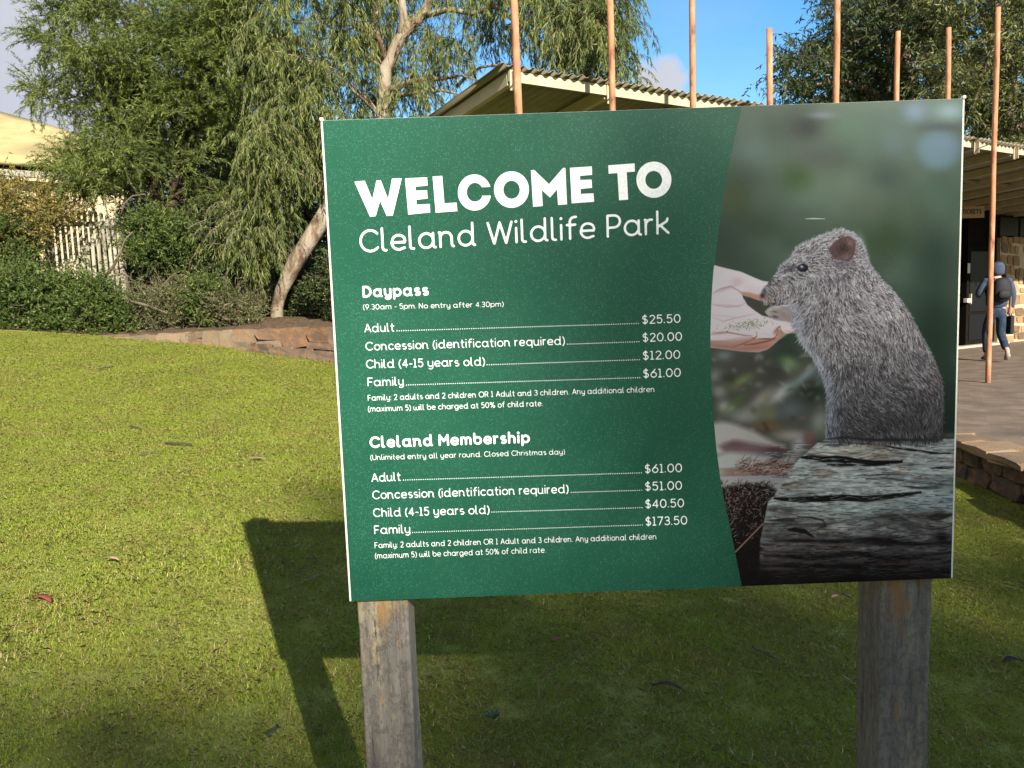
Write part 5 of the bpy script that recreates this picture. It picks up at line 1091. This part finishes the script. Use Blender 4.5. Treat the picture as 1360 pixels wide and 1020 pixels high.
low = np.array([P(x, y, 13.0) for x, y in [(350, 225), (372, 228), (395, 215), (415, 222), (345, 250), (358, 262), (400, 200), (425, 200)]])
bB = P(366, 428, 13.2)
trB = [([bB+np.array([0, 0, -.35]), P(368, 408, 13.2), P(374, 385, 13.15), P(392, 348, 13.1), P(415, 312, 13.1), P(442, 268, 13.2), P(480, 205, 13.3), P(508, 158, 13.4), P(512, 92, 13.4), P(530, 52, 13.4), P(545, 35, 13.4), P(565, 15, 13.4), P(590, -40, 13.4)],
        [.13, .11, .11, .145, .145, .14, .125, .125, .115, .105, .095, .08, .06]),
       ([P(530, 52, 13.4), P(536, 30, 13.35), P(534, 0, 13.3), P(528, -40, 13.3)], [.09, .075, .06, .04]), ([P(512, 80, 13.4), P(506, 55, 13.3), P(495, 32, 13.2), P(502, 10, 13.2)], [.07, .05, .04, .025]),
       ([P(514, 122, 13.4), P(535, 112, 13.3), P(562, 105, 13.2), P(590, 104, 13.1), P(612, 100, 13.0), P(640, 108, 12.9)], [.07, .055, .045, .034, .02, .006]), ([P(520, 128, 13.4), P(560, 122, 13.2), P(588, 120, 13.0), P(604, 124, 13.0), P(622, 134, 12.9)], [.045, .035, .027, .015, .006]),
       ([P(606, 116, 13.3), P(622, 98, 13.2), P(640, 89, 13.0), P(664, 86, 12.9), P(690, 84, 12.8)], [.034, .028, .023, .016, .006]), ([P(560, 22, 13.4), P(580, 17, 13.2), P(596, 12, 13.1), P(625, 18, 13.0), P(650, 12, 12.9), P(668, 2, 12.9)], [.05, .05, .045, .035, .03, .02]),
       ([P(600, -30, 13.3), P(660, 10, 12.8), P(700, 40, 12.5), P(740, 90, 12.2)], [.06, .04, .03, .015]), ([P(600, -40, 13.3), P(700, -40, 12.6), P(780, -10, 12.3), P(815, 60, 12.2)], [.07, .05, .035, .015])]
plant('weeping_gum_tree', 'weeping gum tree with pale leaning trunk and drooping yellow green leaves, behind the shelter roof', 'tree', bB, np.concatenate([CB, CB2, low]), L_weep, F_weep, None, trB, mbark_pale, 34, 0.028, 12)

# big dark gums at the right, far behind the shelter
polyC = [(1045, 128), (1040, 118), (1050, 100), (1048, 82), (1062, 62), (1085, 45), (1100, 10), (1112, -40), (1250, -60), (1260, 60), (1240, 150), (1300, 215), (1100, 200)]
CC = clumps(polyC, 105, 38, 3.5, 0.9, [[(1072, 108), (1088, 100), (1092, 128), (1074, 134)]])
F_gum = dict(R=1.05, nt=36, tl=1.3, K=5, per=4, ll=0.30, lw=0.075, droop=0.22, up=0.3, hang=0.35, rnd=0.6)
bC = np.array([21.5, 40, 0.4]); q38 = lambda x, y, d=38: P(x, y, d)
trC = [([bC, q38(1215, 200), q38(1208, 110), q38(1198, 60), q38(1190, 20), q38(1180, -40)], [.6, .45, .35, .3, .2, .12]), ([q38(1208, 120), q38(1170, 95, 37), q38(1150, 60, 36.5), q38(1185, 30, 36)], [.2, .16, .12, .07]),
       ([q38(1250, 130, 36), q38(1230, 96, 35.5), q38(1205, 90, 35), q38(1185, 88, 35)], [.14, .12, .09, .05]), ([q38(1185, 135, 36.5), q38(1150, 118, 36), q38(1120, 108, 35.5), q38(1085, 112, 35)], [.18, .14, .1, .05]), ([q38(1246, 115, 35), q38(1238, 80, 35), q38(1215, 66, 35), q38(1225, 40, 35)], [.1, .08, .06, .03])]
plant('gum_tree', 'big dark gum tree with rounded crown against blue sky, behind the four middle poles', 'tree', bC, CC, L_gum, F_gum, 'big gum trees beyond the shelter', trC, mbark_pale, 30, 0.09, 13)
polyD = [(1235, -60), (1400, -60), (1440, 60), (1440, 230), (1290, 230), (1240, 150), (1255, 60)]
CD = clumps(polyD, 95, 31, 3.0, 0.75)
L_gum2 = leafmat('olive_gum_leaves', [(0.05, (0.03, 0.04, 0.014)), (0.5, (0.085, 0.105, 0.028)), (0.95, (0.19, 0.19, 0.05))], 0.25, scale=0.4)
bD = np.array([21.5, 32, 0.4]); q31 = lambda x, y, d=30: P(x, y, d)
trD = [([bD, q31(1345, 200), q31(1338, 100), q31(1325, 40), q31(1318, -40)], [.5, .4, .3, .2, .12]), ([q31(1338, 100), q31(1312, 55, 29), q31(1335, 5, 28.5), q31(1340, -30, 28)], [.12, .1, .08, .05]), ([q31(1290, 150, 28.5), q31(1305, 100, 28.5), q31(1330, 40, 28.5)], [.07, .06, .03])]
plant('gum_tree', 'olive green gum tree at the right edge, above the shelter roof', 'tree', bD, CD, L_gum2, dict(F_gum, R=0.9, ll=0.24, lw=0.06), 'big gum trees beyond the shelter', trD, mbark_pale, 26, 0.07, 14)

# far wood closing the view between and behind
def far_tree(px, top, bot, Y, wd, lab, seed, lm=L_dark):
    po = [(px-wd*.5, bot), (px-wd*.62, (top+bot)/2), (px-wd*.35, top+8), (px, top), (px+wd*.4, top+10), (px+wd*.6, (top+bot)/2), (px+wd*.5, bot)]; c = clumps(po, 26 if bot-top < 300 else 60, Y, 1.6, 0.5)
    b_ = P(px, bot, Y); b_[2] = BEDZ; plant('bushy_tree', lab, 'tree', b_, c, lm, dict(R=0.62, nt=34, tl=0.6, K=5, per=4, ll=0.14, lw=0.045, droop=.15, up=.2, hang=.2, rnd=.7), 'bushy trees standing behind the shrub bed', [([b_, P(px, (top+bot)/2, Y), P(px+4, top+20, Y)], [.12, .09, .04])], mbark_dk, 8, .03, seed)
far_tree(-5, 235, 430, 17.5, 70, 'bushy tree at the far left edge, behind the golden shrub', 61)
far_tree(190, 250, 430, 18.5, 90, 'bushy tree in shade behind the right end of the picket fence', 62)
far_tree(262, 255, 430, 18.0, 100, 'bushy tree in deep shade behind the strappy tussock', 63)
far_tree(335, 240, 430, 18.5, 100, 'bushy tree in deep shade left of the leaning gum trunk', 64)
far_tree(410, 200, 430, 17.5, 110, 'bushy tree in shade behind the leaning gum trunk', 65)
far_tree(480, 180, 430, 17.5, 110, 'bushy tree mostly hidden behind the left edge of the sign', 66)

far_tree(255, 60, 430, 18.6, 150, 'tall shadowy bushy tree close behind the feathery tree', 67)  # this and the next: dark-leaved trees added to darken the crown interiors
far_tree(360, 80, 430, 19.0, 150, 'tall shadowy bushy tree behind the left side of the weeping gum', 68)
# shrubs in the bed
F_bush = dict(R=0.22, nt=30, tl=0.22, K=4, per=4, ll=0.055, lw=0.026, droop=0.05, up=0.35, hang=0.0, rnd=0.8)
def shrub(name, lab, poly_, n, Y, th, lm, f, seed, md=0.12, stems=6, group=None, bm_=None):
    c = clumps(poly_, n, Y, th, md); cx = np.mean([p[0] for p in poly_]); b_ = P(cx, max(p[1] for p in poly_), Y); b_[2] = BEDZ
    return plant(name, lab, 'shrub', b_, c, lm, f, group, [([b_, b_+np.array([vr_.normal()*.1, 0, .2])], [.03, .02])], bm_ or mbark_dk, stems, .014, seed)
shrub('golden_shrub', 'golden and rust tinged shrub at the left edge below the cream building', [(-60, 250), (10, 248), (55, 256), (85, 264), (100, 278), (60, 300), (55, 320), (-60, 325)], 60, 13.8, .5, L_gold, dict(F_bush, nt=30, R=.26, tl=.3), 21, .14, 14)
shrub('leafy_shrub', 'bushy green shrub at the left edge below the golden one', [(-60, 300), (30, 292), (45, 320), (40, 350), (50, 385), (-60, 400)], 44, 13.5, .5, L_bush, F_bush, 22, .12, 10)
shrub('hedge_shrub', 'bright green rounded ground shrub along the lawn edge in front of the picket fence', [(-70, 385), (0, 372), (40, 365), (80, 368), (130, 375), (160, 390), (172, 405), (172, 433), (120, 441), (-70, 443)], 120, 12.55, .45, L_bush, dict(F_bush, nt=34, R=.20), 23, .12, 14)
shrub('broadleaf_shrub', 'mid green shrub growing against the right end of the picket fence', [(168, 296), (185, 288), (230, 285), (255, 300), (262, 340), (250, 385), (215, 370), (195, 355), (178, 345), (168, 315)], 62, 13.6, .45, L_bush, F_bush, 24, .12, 12)
shrub('small_green_shrub', 'small fresh green shrub in front of the dry twiggy one', [(252, 385), (270, 378), (292, 380), (298, 396), (290, 425), (262, 430), (250, 410)], 30, 12.9, .2, L_bush, dict(F_bush, R=.14, tl=.18, ll=.045), 25, .08, 6)
shrub('dry_twiggy_shrub', 'tangled dry brown twiggy shrub right of the green hedge shrub', [(160, 402), (215, 392), (250, 388), (258, 405), (250, 430), (170, 434)], 46, 13.1, .35, L_dry, dict(F_bush, nt=24, tl=.34, per=4, ll=.05, lw=.014, rnd=.7), 26, .1, 26, None, mtwig)
shrub('dry_twiggy_shrub', 'low dry twiggy shrub on top of the stone wall beside the strappy tussock', [(290, 398), (320, 400), (345, 412), (340, 432), (285, 434)], 22, 12.6, .25, L_dry, dict(F_bush, nt=20, tl=.28, per=4, ll=.05, lw=.014, rnd=.7), 27, .1, 14, None, mtwig)
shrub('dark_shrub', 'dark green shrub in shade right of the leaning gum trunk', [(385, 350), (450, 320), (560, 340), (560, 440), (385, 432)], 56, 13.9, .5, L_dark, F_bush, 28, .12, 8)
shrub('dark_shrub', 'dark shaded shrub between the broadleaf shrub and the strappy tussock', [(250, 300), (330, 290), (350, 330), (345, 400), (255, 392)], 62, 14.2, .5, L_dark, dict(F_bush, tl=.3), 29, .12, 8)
shrub('trailing_shrub', 'pale green weeping shrub hanging over the shaded bed near the trunk', [(300, 300), (340, 270), (375, 290), (360, 340), (310, 350)], 22, 13.3, .3, L_weep, dict(F_weep, R=.25, tl=.45, nt=20), 30, .12, 6)
# strappy tussock
tt = empty('strappy_tussock', P(322, 425, 13.0), 'grey green strappy tussock left of the leaning gum trunk', 'plant')
r_ = np.random.default_rng(4); Q = []
for i in range(420):
    a = r_.uniform(0, 6.28); b0 = P(320, 424, 13.0)+np.array([r_.normal()*.10, r_.normal()*.10, 0]); b0[2] = BEDZ; L = r_.uniform(.6, 1.25); d = np.array([math.cos(a)*r_.uniform(.15, .7), math.sin(a)*.5, 1.0]); d /= np.linalg.norm(d); s = np.array([-math.sin(a), math.cos(a), 0])*.007; p = b0.copy()
    for k in range(5):
        q = p+d*L/5; Q += [p-s*(1-k/5.5), p+s*(1-k/5.5), q+s*(1-(k+1)/5.5), q-s*(1-(k+1)/5.5)]; p = q; d = d+np.array([math.cos(a)*.10, math.sin(a)*.10, -.20]); d /= np.linalg.norm(d)
quads_obj('leaf_tuft', Q, 4, leafmat('strap_leaves', [(0.1, (.05, .065, .03)), (.5, (.12, .13, .06)), (.9, (.25, .23, .13))], .2), tt)
# bare arching sticks
def stick(label, pts, r0, Y, grp=None):
    m = MB(); P3 = [P(x, y, Y+vr_.normal()*.05) for x, y in pts]; m.tube(P3, [r0*(1-.7*i/(len(P3)-1)) for i in range(len(P3))], 6, True, .2); o = m.build('dead_branch', mtwig, None, smooth=True); tag(o, label, 'branch', grp)
stick('pale bare branch forking up in front of the fence\'s right end', [(135, 372), (150, 355), (160, 335), (166, 318), (176, 308)], .035, 13.2)
stick('thin dead branch arching out of the left tree\'s lower foliage', [(160, 290), (165, 270), (176, 260), (192, 258)], .022, 13.4)
stick('dead branch lying across the dry twigs above the lawn edge', [(172, 400), (190, 404), (208, 410), (222, 416)], .028, 12.6)
stick('thin grey branch curving up out of the twiggy shrub', [(206, 400), (212, 385), (222, 372), (232, 362)], .02, 12.9)
stick('bare twig arching over the small green shrub', [(288, 420), (300, 405), (316, 398), (330, 404)], .016, 12.4)

# unseen gum added behind the viewer, crown shaped to shade foreground and sign foot
L_sh = L_gum
bS = np.array([20.0, -36.0, -1.8]); CS = []
r_ = np.random.default_rng(77)
SHX, SHZ = 16.6, 20.8
def crown_top(x): return np.interp(x, [9, 14.5, 16.2, 17.0, 18.5, 34], [17.5, 20.0, 21.55, 22.32, 22.46, 22.9])
for row in range(3):
    for x in np.arange(10, 33, 0.8): CS.append((x+.27*row+r_.normal()*.08, -37.6+1.5*row, float(crown_top(x+.27*row))-0.95+r_.uniform(-.14, .14)))
for row in range(3):
    for x in np.arange(10, 33, 0.9): CS.append((x+.3*row, -37.8+1.6*row, float(crown_top(x+.3*row))-2.1+r_.uniform(-.3, .3)))
while len(CS) < 330:
    x, z, y = r_.uniform(9.0, 34), r_.uniform(11.5, 22), -36+r_.uniform(-2.2, 2.2)
    if z+2.6 > crown_top(x): continue
    CS.append((x, y, z))
plant('gum_tree', 'large gum tree added unseen behind the viewer to shade the near lawn', 'tree', bS, np.array(CS), L_sh, dict(F_gum, nt=22, R=1.05, ll=.34, lw=.10), None, [([bS, bS+np.array([.3, 0, 6]), bS+np.array([-.3, 0, 12]), bS+np.array([0, 0, 19])], [.6, .5, .35, .1])], mbark_pale, 30, .1, 15)

# ------------------------------------------------------------------ person walking away under the shelter
def skin(name, vs, es, rs, mat, parent, sub=2):
    me = bpy.data.meshes.new(name); me.from_pydata([tuple(v) for v in vs], es, []); o = bpy.data.objects.new(name, me); COL.objects.link(o)
    md = o.modifiers.new('skin', 'SKIN'); md.use_smooth_shade = True; md.branch_smoothing = 0.6
    for i, r in enumerate(rs):
        rr = r if isinstance(r, tuple) else (r, r); me.skin_vertices[0].data[i].radius = rr
    me.skin_vertices[0].data[0].use_root = True
    ss = o.modifiers.new('sub', 'SUBSURF'); ss.levels = sub; ss.render_levels = sub
    dg = bpy.context.evaluated_depsgraph_get(); dg.update(); m2 = bpy.data.meshes.new_from_object(o.evaluated_get(dg)); m2.name = name
    bpy.data.objects.remove(o); m2.materials.clear(); m2.materials.append(mt_(mat)); m2.polygons.foreach_set('use_smooth', [True]*len(m2.polygons))
    return link(bpy.data.objects.new(name, m2), parent)
pf_ = P(1321.5, 474, 13.0); per = empty('person', (pf_[0], pf_[1], TZ+0.002), 'person walking away under the shelter in a blue hooded jacket, jeans and black backpack', 'person', None, rad(-8))
mjk = varied('blue_cloth', (0.03, 0.043, 0.07), (0.055, 0.075, 0.115), 18, 0.85, 0.5, 0.15); mjn = varied('denim', (0.015, 0.023, 0.04), (0.038, 0.055, 0.088), 14, 0.9, 0.4, 0.1)
mbp = varied('black_nylon', (0.006, 0.006, 0.008), (0.013, 0.013, 0.017), 22, 0.7, 0.4, 0.3); mskn = Mat('skin', 0.55, 0.3).color((0.42, 0.24, 0.17)); msho = varied('pale_shoe', (0.16, 0.14, 0.12), (0.27, 0.25, 0.22), 20, 0.7, 0.2)
# body: one continuous figure (mostly under the clothes), with head, neck, arms, hands and legs
B = [(0, 0, .95), (0, .01, 1.15), (0, .02, 1.38), (0, .01, 1.47), (0, .03, 1.60), (0, .03, 1.67),
     (-.16, .02, 1.38), (-.27, .03, 1.15), (-.20, .17, 1.12), (-.13, .20, 1.22), (.17, .02, 1.38), (.23, -.02, 1.12), (.235, .03, .87), (.235, .05, .80),
     (-.09, .01, .90), (-.09, .14, .50), (-.09, .10, .09), (-.09, .22, .04), (.09, .0, .90), (.09, .03, .48), (.08, -.26, .17), (.08, -.19, .05)]
E_ = [(0, 1), (1, 2), (2, 3), (3, 4), (4, 5), (2, 6), (6, 7), (7, 8), (8, 9), (2, 10), (10, 11), (11, 12), (12, 13), (0, 14), (14, 15), (15, 16), (16, 17), (0, 18), (18, 19), (19, 20), (20, 21)]
R_ = [(.14, .10), (.13, .09), (.13, .09), .052, (.075, .09), (.06, .07), .055, .042, .032, .026, .055, .042, .032, .028, .08, .055, .038, .03, .08, .055, .038, .03]
skin('body', B, E_, R_, mskn, per)
for sx, (hx_, hy_, hz_), dr_ in ((-1, (-.13, .20, 1.22), (0, .3, .95)), (1, (.235, .055, .80), (0, .25, -.97))):
    for k in range(5):
        off = np.array([(-.03+.015*k) if k < 4 else -.035*sx, .0, 0]); a = np.array([hx_, hy_, hz_])+off; ln = (.06, .075, .07, .055, .045)[k]; d = np.array(dr_)
        m = MB(); m.tube([a+parent_loc(per)*1, a+parent_loc(per)+d*ln*.5+np.array([0, .005, 0]), a+parent_loc(per)+d*ln*.9+np.array([0, .02, 0])], [.009, .0085, .006], 6); m.build('finger', mskn, per, smooth=True)
# jacket with raised hood
skin('jacket', [(0, .0, .88), (0, .0, 1.08), (0, .01, 1.25), (0, .02, 1.38), (0, .01, 1.47), (-.18, .02, 1.39), (-.285, .03, 1.16), (-.21, .16, 1.13), (.19, .02, 1.39), (.25, -.02, 1.13), (.25, .03, .90)],
     [(0, 1), (1, 2), (2, 3), (3, 4), (3, 5), (5, 6), (6, 7), (3, 8), (8, 9), (9, 10)], [(.19, .13), (.185, .13), (.19, .13), (.18, .115), (.085, .085), .078, .058, .048, .078, .056, .045], mjk, per)
skin('hood', [(0, .01, 1.45), (0, .015, 1.54), (0, .02, 1.63), (0, .03, 1.71)], [(0, 1), (1, 2), (2, 3)], [(.10, .095), (.125, .13), (.125, .135), (.075, .085)], mjk, per)
skin('jeans', [(0, .0, .97), (0, .0, .88), (-.09, .02, .80), (-.09, .14, .50), (-.09, .11, .12), (.09, .0, .80), (.09, .03, .48), (.082, -.22, .20)],
     [(0, 1), (1, 2), (2, 3), (3, 4), (1, 5), (5, 6), (6, 7)], [(.165, .12), (.16, .125), .098, .073, .062, .098, .073, .062], mjn, per)
for nm, ps in (('shoe', [(-.09, .07, .05), (-.09, .16, .045), (-.09, .25, .035)]), ('shoe', [(.08, -.29, .15), (.08, -.24, .08), (.08, -.18, .035)])):
    skin(nm, ps, [(0, 1), (1, 2)], [.047, (.05, .04), (.04, .03)], msho, per)
bpk = empty('backpack', tuple(np.array([pf_[0], pf_[1], TZ])+np.array([-0.0, 0, 1.2])), 'black backpack worn on the back of the walking person', 'backpack', None, rad(-8))
skin('bag', [(0, -.17, -.20), (0, -.19, -.02), (0, -.18, .16), (0, -.15, .24)], [(0, 1), (1, 2), (2, 3)], [(.14, .07), (.165, .09), (.15, .085), (.09, .05)], mbp, bpk)
skin('front_pocket', [(0, -.26, -.13), (0, -.275, -.05), (0, -.26, .03)], [(0, 1), (1, 2)], [(.10, .03), (.115, .035), (.09, .025)], mbp, bpk)
for sx in (-1, 1):
    skin('strap', [(.10*sx, -.12, .19), (.115*sx, -.02, .285), (.12*sx, .10, .25), (.14*sx, .13, .08), (.14*sx, .03, -.12), (.11*sx, -.12, -.16)], [(0, 1), (1, 2), (2, 3), (3, 4), (4, 5)], [.02, .022, .022, .02, .012, .012], mbp, bpk, 1)
bag = empty('document_case', tuple(np.array([pf_[0], pf_[1], TZ])+np.array([.235, .0, .45])), 'slim black case carried in the right hand of the walking person', 'case')
m = MB(); o3 = parent_loc(bag); m.box(o3+np.array([0.02, .05, .17]), .07, .20, .32); m.build('case_body', mbp, bag, bevel=0.02)
m = MB(); m.tube([o3+np.array([.02, -.02, .33]), o3+np.array([.02, 0, .375]), o3+np.array([.02, .09, .375]), o3+np.array([.02, .11, .33])], [.008]*4, 6); m.build('handle', mbp, bag)

# ------------------------------------------------------------------ litter on the lawn
def leaf_on_lawn(px, py, Lm, Wm, ang, col, label, nm='fallen_leaf', cat='leaf', grp='fallen leaves on the lawn'):
    c = G(px, py, 0.03); nx = 8; V = []; F = []; ca, sa = math.cos(ang), math.sin(ang); lx = rng.uniform(-.3, .3)
    for i in range(nx+1):
        t = i/nx; w = Wm*math.sin(math.pi*t)**.8/2+.0006; x = (t-.5)*Lm; yb_ = Lm*.10*math.sin(math.pi*t); z = .012*math.sin(math.pi*t)+.004*lx*i/nx
        for s_, dz in ((-1, .004), (0, 0), (1, .004)): q = (x, yb_+s_*w, z+dz); V.append((c[0]+q[0]*ca-q[1]*sa, c[1]+q[0]*sa+q[1]*ca, c[2]+q[2]+.064*(q[0]*sa)-.09*(q[0]*ca)))
    for i in range(nx):
        for k in (0, 1): F.append((3*i+k, 3*i+k+1, 3*i+k+4, 3*i+k+3))
    m = Mat('dead_leaf', 0.85, 0.05); n = m.noise(40, 4, .6, m.vec('World')); m.color(m.ramp(n, [(.3, tuple(q*.6 for q in col)), (.7, col)])); o = mesh_obj(nm, V, F, m, None, True)
    o.data.transform(Matrix.Translation(Vector(-c))); o.location = c; sdm = o.modifiers.new('t', 'SOLIDIFY'); sdm.thickness = .0012; tag(o, label, cat, grp)
leaf_on_lawn(55, 797, .115, .030, -.35, (.26, .07, .055), 'curved reddish gum leaf lying on the sunlit lawn at the far left')
leaf_on_lawn(147, 744, .085, .028, -.1, (.46, .30, .18), 'pale tan fallen leaf on the lawn above the reddish one')
leaf_on_lawn(341, 610, .13, .032, .15, (.46, .34, .22), 'pale fallen leaf on the bright lawn just above the sign\'s shadow')
leaf_on_lawn(741, 853, .06, .022, .1, (.24, .09, .06), 'small reddish leaf on the shaded lawn below the middle of the sign')
leaf_on_lawn(1111, 795, .055, .03, .1, (.52, .28, .20), 'pinkish fallen leaf just left of the right post under the sign')
leaf_on_lawn(888, 915, .12, .026, -.25, (.07, .05, .035), 'dark slender leaf on the shaded lawn between the two posts')
leaf_on_lawn(1346, 880, .10, .035, .2, (.05, .045, .04), 'dark fallen leaf on the lawn right of the right post')
def twig(px0, py0, px1, py1, r, col, label):
    a, b = G(px0, py0, .032), G(px1, py1, .032); m = MB(); pts = [a+(b-a)*t+np.array([rng.normal()*.006, rng.normal()*.006, .006*math.sin(math.pi*t)]) for t in np.linspace(0, 1, 6)]; m.tube(pts, [r*(1-.5*t) for t in np.linspace(0, 1, 6)], 6, True, .2)
    o = m.build('fallen_twig', varied('twig', tuple(q*.5 for q in col), col, 30, .9, .3), None, True); tag(o, label, 'twig', 'twigs on the lawn')
twig(218, 588, 254, 590, .010, (.06, .045, .03), 'thickest dark twig on the bright lawn left of the sign')
twig(185, 603, 216, 599, .006, (.10, .08, .05), 'thin twig just below the thick dark one on the bright lawn')
twig(174, 566, 190, 569, .006, (.10, .08, .05), 'short thin twig just above the thick dark one on the bright lawn')
twig(132, 490, 151, 487, .010, (.07, .06, .04), 'small dark twig on the far part of the lawn')
twig(407, 772, 428, 762, .005, (.22, .17, .10), 'straw coloured twig inside the sign\'s shadow')
twig(717, 900, 738, 886, .004, (.16, .07, .04), 'reddish twig on the shaded lawn right of the left post')
twig(998, 858, 1036, 881, .005, (.10, .06, .045), 'brown slanting twig on the shaded lawn left of the right post')
twig(1119, 788, 1134, 799, .005, (.13, .09, .06), 'short twig beside the pinkish leaf near the right post')
twig(1102, 858, 1113, 867, .004, (.26, .19, .11), 'pale short twig lying left of the right post')
twig(1116, 897, 1131, 908, .004, (.28, .2, .13), 'lowest pale short twig, close against the right post')
twig(352, 978, 372, 963, .006, (.05, .06, .035), 'dark crooked twig at the left edge of the left post\'s shadow')
# little blue-green weed between the posts
wd = empty('lawn_weed', G(656, 955, .02), 'small blue green weed growing in the shaded lawn right of the left post', 'weed')
wl_ = Mat('weed_leaf', .5, .3); wl_.color((.06, .10, .045)); c = parent_loc(wd)
for k in range(8):
    a = k*.8+.2; d = np.array([math.cos(a), math.sin(a), 0]); s_ = np.array([-d[1], d[0], 0])*.008; L_ = rng.uniform(.022, .038)
    mesh_obj('leaf', [c-s_*.3, c+s_*.3, c+d*L_*.6+s_+np.array([0, 0, .025]), c+d*L_+np.array([0, 0, .02]), c+d*L_*.6-s_+np.array([0, 0, .025])], [(0, 1, 2, 3, 4)], wl_, wd)
